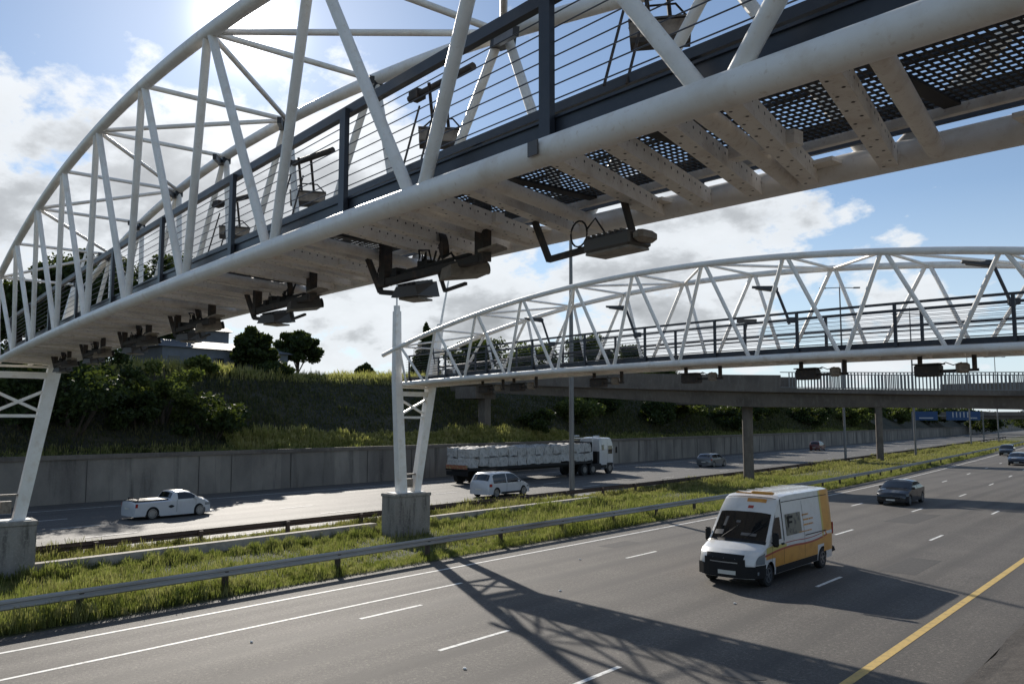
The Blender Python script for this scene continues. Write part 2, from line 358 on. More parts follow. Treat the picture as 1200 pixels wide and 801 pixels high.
strip('embankment', [(-52.3, 2.45), (-53.6, 2.6), (-56, lambda y: 4.0), (-59, lambda y: 5.75), (-62, lambda y: 7.4), (-64.6, lambda y: crest(y)-.15), (-66, crest), (-75, plate), (-110, plate), (-500, plate)], Y0, Y1, M_slope, smooth=True)
def mark(name, X, wdt, y0, y1, m_=None, step=2.0, z=.005):
    mb = MB(); n = max(1, int((y1-y0)/step)); vs = []; fs = []
    for i in range(n+1):
        y = y0+(y1-y0)*i/n; cx = float(c_(y)); vs += [(X-wdt/2+cx, y, z), (X+wdt/2+cx, y, z)]
        if i: fs.append((2*i-2, 2*i-1, 2*i+1, 2*i))
    mb.add(vs, fs); return tag(mb.build(name, m_ or M_mark), kind='structure')
mark('road_marking', -20.0, .12, -30, 320)
mark('road_marking', -17.95, .11, -30, 18.6)
mark('road_marking', -5.65, .20, -20, 320, M_ymark)
for X, st, per, ln in ((-16.65, 13.6, 12.2, 2.1), (-13.1, 12.9, 12.1, 2.3), (-9.5, 12.4, 12.8, 2.1)):
    for k in range(-2, 20): mark('road_marking', X, .12, st+per*k, st+per*k+ln)
for X in (-36.6, -40.4, -44.2):
    for k in range(-2, 18): mark('road_marking', X, .11, 3+12*k, 5.2+12*k, z=.025)
mark('road_marking', -32.6, .11, -20, 320, z=.016); mark('road_marking', -48.6, .11, -20, 320, z=.028)
M_patch = mat('darker_asphalt_patch', (.045, .042, .040), .85, noise=[(9, (.075, .07, .064), .45, .7, one), (45, (.12, .11, .10), .58, .75, one)])
for x, y, a, b in ((-8.6, 31.0, 1.1, 3.6), (-18.9, 28.5, .8, 2.0), (-12.6, 46, 1.5, 5.0)):
    mb = MB(); mb.add([(x+random.uniform(-.04, .04)+u*a/2, y+random.uniform(-.05, .05)+v*b/2, .0025) for u, v in ((-1, -1), (1, -1), (1, 1), (-1, 1))], [(0, 1, 2, 3)]); tag(mb.build('road_patch', M_patch), kind='structure')
# small litter and a tar blot on the lanes
for i, (x, y) in enumerate(((-15.1, 19.6), (-10.5, 21.4), (-16.9, 10.6), (-11.9, 12.3), (-17.9, 24.4), (-8.1, 12.0))):
    mb = MB(); mb.ell((x, y, .022), (.05, .04, .02), 7, 4, .25)
    tag(mb.build('litter', M_litter), 'small pale crumb of litter lying on the near asphalt lanes', 'litter', 'pale litter specks on the road')
mb = MB()
pts = [(math.cos(t)*.42*(1+.2*math.sin(3*t+1)), math.sin(t)*.30*(1+.25*math.sin(5*t))) for t in np.linspace(0, 2*math.pi, 22)[:-1]]
mb.add([(-7.55+x, 15.6+y, .006) for x, y in pts], [tuple(range(len(pts)))]); tag(mb.build('tar_stain', M_tar), kind='structure')

# ------------------------------------------------------------------ grass (uncountable)
def blades(name, n, xr, yr, h, wd, m_, zf, ydens=1.0, lean=.35, keep=None, hvar=.5):
    u = RNG.random(n); y = yr[0]+(yr[1]-yr[0])*u**ydens; x = xr[0]+(xr[1]-xr[0])*RNG.random(n)
    if keep is not None: k = keep(x, y); x, y = x[k], y[k]; n = len(x)
    patch = .65+.35*np.sin(x*1.7+np.sin(y*.6)*2)*np.sin(y*.9+x)+.25*np.sin(y*.23)+.3*np.sin(x*5.1+y*3.7)*np.sin(y*4.3-x*2.2)
    H = h*(1-hvar+hvar*2*RNG.random(n))*np.clip(patch, .3, 1.3); z = zf(x, y)
    cx = c_(y); base = np.stack([x+cx, y, z], 1)
    a = RNG.random(n)*2*np.pi; d = np.stack([np.cos(a), np.sin(a), 0*a], 1)*(wd*(1+.012*np.maximum(y, 0)))[:, None]*.5
    b = RNG.random(n)*2*np.pi; L = np.stack([np.cos(b), np.sin(b), 0*b], 1)*(H*lean*RNG.random(n))[:, None]
    up = np.stack([0*a, 0*a, H], 1)
    V = np.empty((n, 4, 3)); V[:, 0] = base-d; V[:, 1] = base+d; V[:, 2] = base+up*.9+L+d*.25; V[:, 3] = base+up+L-d*.25
    V = V.reshape(-1, 3); Fq = np.arange(4*n).reshape(-1, 4)
    return tag(npmesh(name, V, Fq, m_), kind='stuff', cat='grass')
medz = lambda x, y: 0*x+.02
nowall = lambda x, y: ~((x > -29.2) & (x < -28.15) & (y < 41)) & (np.sin(x*1.3+y*.31)*np.sin(y*.47-x*.6)+RNG.random(len(x))*1.6 > .1)
tag(blades('median_grass', 110000, (-30.7, -21.7), (4, 75), .30, .022, M_grass, medz, 1.5, hvar=.6, keep=nowall), 'tall green grass growing along the road median')
tag(blades('dry_median_grass', 80000, (-30.7, -21.9), (9, 230), .30, .03, M_grassy, medz, 1.4, keep=nowall), 'yellowing dry grass of the median further down the road')
tag(blades('wall_foot_grass', 26000, (-28.35, -27.5), (6, 46), .42, .024, M_grass, medz, 1.3, hvar=.4), 'tall grass along the foot of the low median wall')
tag(blades('far_rail_grass', 110000, (-31.75, -29.1), (6, 200), .44, .03, M_grassy, medz, 1.6, hvar=.4), 'weeds growing up round the rusty rail along the far carriageway')
tag(blades('rail_side_grass', 40000, (-22.6, -21.45), (5, 150), .30, .024, M_grass, medz, 1.7), 'dense green weeds under the near guardrail')
def emz(x, y):
    xs = np.array([-110, -66, -64.6, -62, -59, -56, -53.6, -52.3]); zs = np.array([9, 9.0, 8.85, 7.4, 5.75, 4.0, 2.6, 2.45])
    z = np.interp(x, xs, zs); ex = np.clip((y-40)*.011, 0, 1.3); return z+ex*np.clip((-x-62)/2.6, 0, 1)
tag(blades('crest_grass', 70000, (-72, -63.6), (10, 200), .7, .06, M_grassc, emz, 1.3), 'dry grass coloured bright for sunlight, fringing the crest of the embankment')
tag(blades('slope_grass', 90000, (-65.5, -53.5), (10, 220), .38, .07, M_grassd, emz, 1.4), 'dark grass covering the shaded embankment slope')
tag(blades('slope_foot_grass', 26000, (-55.6, -53.6), (32, 75), .6, .05, M_grassc, emz, 1.0), 'tall dry grass coloured bright for sunlight at the foot of the slope above the wall')
tag(blades('wall_top_grass', 30000, (-54.4, -52.4), (15, 200), .45, .05, M_grass, emz, 1.3), 'grass strip along the top of the retaining wall')

# ------------------------------------------------------------------ trees and bushes
def foliage_mesh(name, m_, clumps, per, leaf, parent, origin, flat=1.0):
    P = []
    for (c, r) in clumps:
        v = RNG.normal(size=(per, 3)); v /= np.linalg.norm(v, axis=1)[:, None]; rad = RNG.random(per)**.45
        P.append(np.array(c)+v*rad[:, None]*np.array(r))
    P = np.concatenate(P); n = len(P)
    a = RNG.normal(size=(n, 3)); a /= np.linalg.norm(a, axis=1)[:, None]; b = np.cross(a, RNG.normal(size=(n, 3))); b /= np.linalg.norm(b, axis=1)[:, None]
    s = leaf*(.5+RNG.random(n))[:, None]
    V = np.stack([P-a*s*.5, P+b*s*.32, P+a*s*.5, P-b*s*.32], 1).reshape(-1, 3)
    return npmesh(name, V, np.arange(4*n).reshape(-1, 4), m_, parent=parent, origin=origin)
def tree(label, x, y, z, h, r, m_, kind='round', leaf=.3, per=170, ncl=34, trunk=.45, cat='tree', group=None, name='tree', y_is_raw=True, stretch=1.0):
    t = thing(name, label, cat, (x, y, z), 0, group); O = (0, 0, 0)
    tk = MB(); th = h*trunk; n = 6; px_, py_ = 0, 0; pts = []
    for i in range(n+1): pts.append((px_, py_, -.3+(h*.8+.3)*i/n)); px_ += random.uniform(-.05, .05)*h*.4; py_ += random.uniform(-.05, .05)*h*.4
    rad = [max(.04, h*.032*(1-.85*i/n)) for i in range(n+1)]
    tk.tube(pts, rad, 8); cl = []
    for i in range(ncl):
        v = Vector((random.gauss(0, 1), random.gauss(0, 1), random.gauss(0, 1))).normalized(); q = random.random()**.4
        if kind == 'conifer':
            f = i/ncl; zz = h*(.15+.83*f); rr = r*(1-f)**.8; a = random.random()*6.28; c = (math.cos(a)*rr*.6, math.sin(a)*rr*.6, zz); cr = (rr*.5+.15, rr*.5+.15, h*.05+.1)
        else:
            c = (v.x*q*r*.78*stretch, v.y*q*r*.78*stretch, th+(h-th)*.5+v.z*q*(h-th)*.42); k = random.uniform(.14, .40)*r; cr = (k, k*random.uniform(.7, 1.1), k*random.uniform(.5, .9)); c = (c[0]*random.uniform(.85, 1.25), c[1]*random.uniform(.85, 1.25), c[2])
        cl.append((c, cr))
        if i % 5 == 0 and kind != 'conifer': tk.tube([(0, 0, th*random.uniform(.5, .95)), tuple(x_*.6+(0, 0, th*.3)[j] for j, x_ in enumerate(c)), c], [h*.013, h*.009, h*.004], 6)
    tk.build('trunk', M_bark, t, True)
    foliage_mesh('crown', m_, cl, per, leaf, t, None)
    return t
G_sky = 'trees standing along the embankment skyline'
TR = [  # label, x, y, z, h, r, kind, mat, trunk
 ('dark broad tree on the crest, its lobed crown against bright cloud', -73, 50.3, 9.0, 5.6, 2.6, 'round', M_leafd, .22),
 ('dense dark tree beside the low grey building, left of the lobed tree', -70, 43.3, 9.0, 5.0, 2.3, 'round', M_leafd, .12),
 ('large dark tree behind the left end of the near gantry',-76, 28.5, 9.0, 11.5, 4.8, 'round', M_leafd, .15),
 ('tall leafy tree filling the leftmost truss panels', -75, 18.0, 9.0, 10.5, 4.6, 'round', M_leafd, .15),
 ('high dark tree hidden mostly above the near camera rigs', -78, 38.0, 9.0, 13.6, 5.0, 'round', M_leafd, .12),
 ('tall dark tree seen through the lower left truss panels', -78, 32.5, 9.0, 12.6, 4.8, 'round', M_leafd, .12),
 ('dark tree between the two tall ones at the left', -73, 24.0, 9.0, 8.5, 3.8, 'round', M_leafd, .12),
 ('dark tree at the extreme left of the skyline', -76, 11.0, 9.0, 9.5, 4.8, 'round', M_leafd, .15),
 ('pointed conifer just right of the far gantry columns', -72, 67.5, 9.2, 7.2, 1.9, 'conifer', M_leafd, .2),
 ('dark bushy tree right of the pointed conifer', -72, 76.0, 9.3, 7.2, 4.0, 'round', M_leafd, .08),
 ('olive tree seen through the middle of the far gantry railing', -72, 87, 9.5, 6.8, 4.0, 'round', M_leafg, .08),
 ('wide dark tree right of the tall lamp pole on the crest', -72, 99.5, 9.6, 8.4, 5.0, 'round', M_leafd, .08),
 ('rounded tree at the right end of the crest row', -72, 110, 9.6, 7.6, 4.4, 'round', M_leafd, .08),
 ('low dark tree beyond the wide one on the crest', -74, 124, 9.8, 5.0, 4.4, 'round', M_leafd, .1),
 ('small tree left of the far gantry columns on the skyline', -78, 63, 9.0, 2.6, 1.3, 'round', M_leafd, .2),
]
for l, x, y, z, h, r, kd, mm_, tr_ in TR: tree(l, x, y, z, h, r, mm_, kd, leaf=.34, per=300, ncl=40, trunk=tr_, group=G_sky)
def bush(label, x, y, z, h, r, m_, group, leaf=.22, per=240, ncl=22, st=1.0):
    return tree(label, x, y, z-.2, h, r, m_, 'round', leaf, per, ncl, .08, 'bush', group, 'bush', stretch=st)
G_b = 'bushes growing on the embankment slope'
BU = [
 ('huge rounded dark bush filling the slope left of the sunlit-edged one', -57.0, 22.0, 2.6, 7.6, 5.2, M_leafd),
 ('rounded dark bush at the foot of the slope under the near gantry', -56.2, 31.5, 2.6, 4.6, 3.6, M_leafd),
 ('big sunlit-edged bush on the slope below the near gantry', -57.5, 28.3, 3.6, 6.6, 3.0, M_leafg),
 ('tall dark bush left of the sunlit-edged one', -59.5, 24.0, 4.6, 6.4, 4.0, M_leafd),
 ('dark bush low on the slope between the two tall bushes', -56.8, 26.0, 3.4, 4.2, 2.6, M_leafd),
 ('dark overgrown bush right behind the near gantry leg', -57.5, 19.5, 3.6, 5.2, 3.4, M_leafd),
 ('dark bush at the left frame edge under the gantry leg', -61, 19.5, 5.6, 4.4, 3.0, M_leafd),
 ('shrub on the crest left of the low grey building', -65, 35.0, 8.9, 1.5, 1.7, M_leafg),
 ('low shrub on the crest in front of the dark trees', -67, 43.5, 9.0, 1.3, 2.2, M_leafd),
]
ORD = 'first second third fourth fifth sixth seventh eighth ninth tenth eleventh twelfth thirteenth fourteenth fifteenth sixteenth seventeenth eighteenth nineteenth twentieth'.split()
for i in range(20):
    y = 70+i*8.5+i*i*.42; k = i % 3 == 1
    x = -55.6-(i*37 % 5)*.9+float(c_(y)); zz = float(emz(np.array(x-float(c_(y))), np.array(y)))
    BU.append((('dark shaggy', 'olive green', 'dusky low')[i % 3]+f' bush on the slope above the wall, {ORD[i]} from the truck toward the overpass', x, y, zz-.3, 3.0+(i*13 % 4)*.6+i*.1, 2.9+(i*7 % 3)*.6+i*.13, M_leafg if k else M_leafd))
for l, x, y, z, h, r, mm_ in BU: bush(l, x, y, z, h, r, mm_, G_b, leaf=.24+.0012*y)
for l, x, y in (('leafy distant tree beyond the overpass on the left side', -80, 380), ('dark distant tree beyond the overpass behind the lamp pole', -62, 400), ('rounded distant tree beyond the overpass at the right edge', -42, 390), ('broad distant tree just beyond the overpass deck, far left of the road', -92, 345), ('distant tree filling the gap under the overpass', -70, 350), ('distant tree right under the box truck, past the overpass', -54, 350), ('distant tree past the overpass at the frame edge', -36, 350)):
    tree(l, x, y, 0, 9, 9, M_leafd, leaf=.8, per=120, ncl=26, trunk=.1, group='distant trees beyond the overpass')

# ------------------------------------------------------------------ retaining wall
o = thing('retaining_wall', 'long stained concrete retaining wall beside the far carriageway', 'wall', (-52, 30, 0))
OR = (-52, 30, 0)
ws = ysteps(-60, 700)
strip('wall_face', [(-52.0, -.1), (-52.08, 2.62)], 0, 0, M_wall, ys=ws, parent=o, origin=OR)
strip('coping', [(-51.96, 2.60), (-51.96, 2.86), (-52.3, 2.86), (-52.3, 2.3)], 0, 0, M_bconc, ys=ws, parent=o, origin=OR)
mb = MB(); y = -10.0
while y < 260:
    cx = float(c_(y)); mb.box((-51.995+cx, y, 1.28), (.02, .02+.0004*abs(y), 2.5)); y += random.choice((2.4, 4.8, 7.2))
mb.build('joint', mat('dark_joint_stain', (.05, .045, .04), .9), o, origin=OR)
# low median barrier wall
mb = MB()
for a, b in ((-30, 24.0), (26.2, 41.0)):
    ys = [a+(b-a)*i/12 for i in range(13)]; vs = []
    for y in ys:
        for x, z in ((-28.95, 0), (-28.90, .44), (-28.44, .46), (-28.40, 0)): vs.append((x+float(c_(y)), y, z))
    fs = [(i*4+k, i*4+k+1, i*4+k+5, i*4+k+4) for i in range(12) for k in range(3)]+[(3, 2, 1, 0), (48, 49, 50, 51)]
    mb.add(vs, fs)
t = thing('barrier_wall', 'low concrete wall running through the median grass past both pedestals', 'wall', (-28.7, 20, 0)); mb.build('wall_body', mat('pale_barrier_concrete', (.40, .36, .30), .85, noise=[(3, (.26, .23, .19), .45, .7, one)]), t, origin=(-28.7, 20, 0))

# ------------------------------------------------------------------ guardrails
def guardrail(label, X, y0, y1, m_, zt_, face, step=4.0, pm=None):
    t = thing('guardrail', label, 'guardrail', (X, 20, 0)); O = (X, 20, 0)
    prof = [(0, 0), (.05, -.035), (.05, -.085), (0, -.12), (0, -.14), (.05, -.175), (.05, -.225), (0, -.26)]
    ys = ysteps(y0, y1)
    strip('rail_beam', [(X+face*a, zt_+b) for a, b in prof], 0, 0, m_, ys=ys, parent=t, origin=O)
    y = y0+1; k = 0
    while y < y1 and k < 95:
        mb = MB(); cx = float(c_(y)); mb.box((X+cx-face*.09, y, zt_/2-.05), (.12, .15, zt_+.02)); mb.box((X+cx-face*.02, y, zt_-.155), (.05, .12, .2)); mb.build('post', pm or M_bark, t, origin=O); y += step*(1 if y < 90 else 1.6); k += 1
    return t
guardrail('grey corrugated steel guardrail beside the near carriageway', -21.95, -20, 210, M_galv, .74, 1)
guardrail('rusty brown guardrail along the far carriageway edge', -30.85, -20, 260, M_rustrail, .66, -1, pm=M_rustrail)

# ------------------------------------------------------------------ gantries
G1 = dict(th=-.18013, Y=8.57421, X0=-1.59626, p=3.05759, w=1.82861, a=.26495, wt=2.38033, zb=6.94311, cb=.09499, zt=10.30991, ct=.8553, Xm=-16.16339, s0=-29.0, s1=4.4)
G2 = dict(th=-.13187, Y=24.07197, X0=-1.59626-3.01168, p=2.61624, w=1.76672, a=.39717, wt=2.6227, zb=6.69576, cb=.0909, zt=9.54217, ct=.80967, Xm=-13.56443, s0=-27.25, s1=.9)
def gp(G, s, off, z):
    ds = s+27; c, n = math.cos(G['th']), math.sin(G['th']); return Vector((-27+ds*c-off*n, G['Y']+ds*n+off*c, z))
def zb(G, s): return G['zb']-G['cb']*.01*(s-G['Xm'])**2
def zt(G, s): return G['zt']-G['ct']*.01*(s-G['Xm'])**2
def gantry(G, label, near, detail):
    O = gp(G, G['s0'], G['w']/2, 0); t = thing('toll_gantry', label, 'gantry', O, 0, 'white arched toll gantries over the road')
    B = lambda s, off, dz=0: gp(G, s, off, zb(G, s)+dz); T = lambda s, off, dz=0: gp(G, s, off, zt(G, s)+dz)
    s0, s1, p, w_, a, wt = G['s0'], G['s1'], G['p'], G['w'], G['a'], G['wt']
    nn = 16 if detail else 10
    def bl(mb, name, m_, par=None, sm=True): return mb.build(name, m_, par or t, sm, O)
    S = np.linspace(s0-.2, s1+.2, 40)
    for off in (0, w_): mb = MB(); mb.tube([B(s, off) for s in S], .098, nn+4); bl(mb, 'lower_chord', M_white)
    S = np.linspace(s0-.9, s1+.9, 48)
    for off in (-a, wt-a): mb = MB(); mb.tube([T(s, off) for s in S], .092, nn+2); bl(mb, 'upper_chord', M_white)
    ks = [k for k in range(-6, 14) if s0-.3 < G['X0']-p*k < s1+.3]
    hs = [k+.5 for k in range(-7, 14) if s0-.2 < G['X0']-p*(k+.5) < s1+.2]
    for off, toff in ((0, -a), (w_, wt-a)):
        for h in hs:
            for k in (h-.5, h+.5):
                if k in ks:
                    sb, st = G['X0']-p*k, G['X0']-p*h; dx = .10 if k > h else -.10
                    mb = MB(); mb.tube([B(sb+dx, off, .03), T(st-dx*.6, toff, -.02)], .056, nn); bl(mb, 'diagonal_brace', M_white)
        # end uprights
        for se in (s0+.35, s1-.35): mb = MB(); mb.tube([B(se, off), T(se, toff)], .05, nn); bl(mb, 'end_upright', M_white)
    for j, h in enumerate(sorted(hs, reverse=True)):
        st = G['X0']-p*h; mb = MB(); mb.tube([T(st, -a), T(st, wt-a)], .040, nn); bl(mb, 'top_brace', M_white)
        if int(h-.5) % 2 == 0:
            for dh in (-1, 1):
                s2 = G['X0']-p*(h+dh)
                if s0 < s2 < s1: mb = MB(); mb.tube([T(st, -a), T(s2, wt-a)], .040, nn); bl(mb, 'top_brace', M_white)
    # cross beams under the deck
    if detail:
        def perf(s):
            mb = MB(); A = B(s, .07, -.005); Bq = B(s-.55, w_-.07, -.02); d = (Bq-A); L = d.length; d.normalize(); side = d.cross(Vector((0, 0, 1))).normalized()
            mb.beam(A, Bq, .115, .13); mb.mi = 1; up = Vector((0, 0, 1))
            n = 15
            for i in range(n):
                q = A+d*(L*(i+.6)/n)
                for q2, nrm, e1 in ((q+side*.028*(1 if i % 2 else -1), -up, side), (q+side*.0587+up*.02, side, up)):
                    c0 = q2+nrm*(.067 if nrm == -up else 0); e2 = nrm.cross(e1); rr = .011
                    mb.add([c0+(e1*math.cos(u)+e2*math.sin(u))*rr for u in np.linspace(0, 2*math.pi, 9)[:-1]], [tuple(range(8))])
            mb.build('cross_beam', [M_under, M_bolt], t, False, O)
        def tubeb(s):
            mb = MB(); mb.tube([B(s, .05, -.02), B(s-.5, w_-.05, -.03)], .060, 14); bl(mb, 'cross_beam', M_under)
        for k in [ks[0]-1]+ks:
            s = G['X0']-p*k
            for ds, fn in ((.04, perf), (-.18, tubeb), (-.43, perf), (-.90, perf), (-1.40, perf), (-2.19, tubeb), (-2.44, perf)):
                if s0+.2 < s+ds < s1-.1: fn(s+ds)
        for k in ks:
            s = G['X0']-p*k
            mb = MB(); mb.beam(B(s-.62, .98, -.0), B(s-.12, .98, -.0), .10, .09); bl(mb, 'stiffener', M_under, None, False)
        # small end plates welded on the far lower chord
        for k in ks+hs:
            s = G['X0']-p*k-.45; mb = MB(); mb.beam(B(s-.2, w_-.14, .02), B(s+.2, w_-.14, .02), .18, .03); bl(mb, 'gusset_plate', M_under, None, False)
        # open grating
        mb = MB(); o0, o1 = .17, 1.46; S = np.arange(s0, s1, .25)
        for off in np.arange(o0, o1+.001, .066):
            for i in range(len(S)-1): mb.beam(B(S[i], off, .135), B(S[i+1], off, .135), .022, .008)
        for s in np.arange(s0, s1, .050): mb.beam(B(s, o0, .131), B(s, o1, .131), .015, .006)
        bl(mb, 'deck_grating', M_grate, None, False)
        mb = MB()
        for i in range(len(S)-1): mb.beam(B(S[i], 1.49, .10), B(S[i+1], 1.49, .10), .05, .06)
        bl(mb, 'deck_edge_angle', M_under, None, False)
        for s in np.arange(s0+.5, s1, p/2): mb = MB(); mb.beam(B(s, .2, .118), B(s, 1.45, .118), .10, .02); bl(mb, 'grating_bearer', M_grate, None, False)
        for h in hs:   # dark brackets at the far arch nodes
            st = G['X0']-p*h; mb = MB(); mb.beam(T(st-.12, wt-a-.02, -.12), T(st+.16, wt-a-.02, -.12), .16, .12); mb.beam(T(st, wt-a-.1, -.14), T(st+.85, wt-a-.5, -.30), .07, .10); bl(mb, 'node_bracket', M_rail, None, False)
    else:
        for k in ks+hs:
            s = G['X0']-p*k
            for ds in (-.25, .25): mb = MB(); mb.beam(B(s+ds, .07, -.02), B(s+ds-.1, w_-.07, -.02), .14, .13); bl(mb, 'cross_beam', M_under, None, False)
        mb = MB(); S = np.linspace(s0, s1, 60)
        for i in range(59): mb.beam(B(S[i], w_/2, .085), B(S[i+1], w_/2, .085), w_-.26, .03)
        bl(mb, 'deck_plate', M_under, None, False)
    # handrails with kick plate, posts and cables
    S = np.linspace(s0+.1, s1-.1, 50)
    for off, full in ((.16, True), (w_-.14, True)):
        mb = MB()
        for i in range(49): mb.beam(B(S[i], off, 1.20), B(S[i+1], off, 1.20), .07, .095 if detail else .06)
        hr = bl(mb, 'handrail', M_rail, None, False)
        mb = MB()
        for i in range(49): mb.beam(B(S[i], off, .19), B(S[i+1], off, .19), .03, .18 if detail else .13); 
        for i in range(49): mb.beam(B(S[i], off, .29), B(S[i+1], off, .29), .07, .02)
        bl(mb, 'kick_plate', M_rail, None, False)
        for h in hs:
            s = G['X0']-p*h
            mb = MB(); q0, q1 = B(s, off-.055 if off < 1 else off+.055, .07), B(s, off-.055 if off < 1 else off+.055, 1.20); mb.beam(q0, q1, .115 if detail else .075, .05, up=gp(G, s, 1, 0)-gp(G, s, 0, 0)); bl(mb, 'rail_post', M_rail, hr, False)
        for j in range(7):
            mb = MB(); mb.tube([B(s, off-.02, .42+.105*j) for s in S[::3]]+[B(S[-1], off-.02, .42+.105*j)], .0055 if detail else .007, 5); bl(mb, 'rail_cable', M_cable, hr, False)
    # a conduit carried along the far side
    mb = MB()
    mb.tube([B(s, w_+.16, .82) for s in S], .035, 8); mb.tube([B(s, w_+.18, .70) for s in S], .02, 6); bl(mb, 'cable_conduit', M_rail)
    # portal legs
    for se, sg in ((s0, 1), (s1, -1)):
        X = lambda off, z: gp(G, se, off, z)
        zc = zb(G, se); ax = gp(G, 1, 0, 0)-gp(G, 0, 0, 0)
        mb = MB(); mb.beam(X(.06, 1.85), X(-.26, 6.9), .40, .36, up=ax, w2=.34, h2=.32); mb.beam(X(-.26, 6.9), X(-.30, 9.7), .32, .30, up=ax, w2=.27, h2=.26); mb.beam(X(-.30, 9.7), X(-.31, 9.95), .20, .2, up=ax); mb.tube([X(-.31, 9.95), X(-.33, 11.6)], .04, 8, r2=.02)
        bl(mb, 'column', M_white, None, False)
        mb = MB(); mb.beam(X(.80, 1.85), X(1.58, 6.6), .34, .32, up=ax, w2=.38, h2=.34); mb.beam(X(1.58, 6.6), X(2.08, 9.3), .34, .3, up=ax, w2=.24, h2=.22); mb.tube([X(2.08, 9.3), X(2.5, 11.35)], .055, 8, r2=.035)
        bl(mb, 'column', M_white, None, False)
        mb = MB(); mb.beam(X(-.2, zc-.42), X(1.5, zc-.42), .2, .2); bl(mb, 'portal_beam', M_white, None, False); mb = MB(); mb.beam(X(-.2, zc-.14), X(1.5, zc-.14), .3, .06); bl(mb, 'portal_beam', M_white, None, False); mb = MB(); mb.beam(X(-.12, 5.08), X(1.32, 5.08), .12, .10); bl(mb, 'portal_beam', M_white, None, False)
        mb = MB(); mb.beam(X(-.13, 5.16), X(1.42, 5.92), .10, .09); mb.beam(X(-.2, 5.92), X(1.36, 5.16), .092, .09); bl(mb, 'cross_brace', M_white, None, False)
        mb = MB(); mb.box(tuple(X(.43, 2.25)), (.22, .3, .38), G['th']); mb.beam(X(.12, 2.62), X(.85, 2.62), .18, .06); bl(mb, 'junction_box', M_devl, None, False)
    return t
g1 = gantry(G1, 'near white tubular arch gantry with open grating deck overhead', True, True)
mb = MB(); q = gp(G1, -3.02, -.112, zb(G1, -3.02)+.0); mb.box(tuple(q), (.10, .012, .10), G1['th'])
pl = mb.build('identity_plate', M_dev, g1, False, tuple(g1.location))
g2 = gantry(G2, 'farther white tubular arch gantry spanning the road in mid distance', False, False)
for G, se, lab in ((G1, G1['s0'], 'square concrete pedestal under the near gantry leg at the left edge'), (G2, G2['s0'], 'square concrete pedestal under the farther gantry legs in the median'),
                   (G1, G1['s1'], 'roadside concrete pedestal of the near gantry'), (G2, G2['s1'], 'roadside concrete pedestal of the farther gantry')):
    mb = MB(); q = gp(G, se, .32, .92); rz = G['th']; 
    if se > 0: q = gp(G, se, .32, 1.1)
    t = thing('concrete_pedestal', lab, 'pedestal', (q.x, q.y, 0), rz); mb.box((0, 0, q.z-.06), (1.0, 1.86, 1.7), 0, .03); mb.build('block', M_conc, t)
    mb = MB(); mb.box((0, 0, q.z+.85), (1.06, 1.92, .14), 0, .02); mb.build('cap', M_conc, t)
    mb = MB(); mb.box((0, .42*0, q.z+.935), (.6, 1.6, .03)); mb.build('base_plate', M_white, t)
# loop/stair landing cage at the left end of the far gantry
mb = MB()
for j in range(6): mb.tube([gp(G2, -26.9, .35, 7.75+.07*j), gp(G2, -26.2, .30, 7.82+.07*j), gp(G2, -25.3, .25, 7.72+.07*j), gp(G2, -25.1, .2, 7.3)], .014, 5)
t = tag(mb.build('ladder_cage', M_rail), 'curved dark ladder cage hoops at the left end of the farther gantry', 'ladder cage')

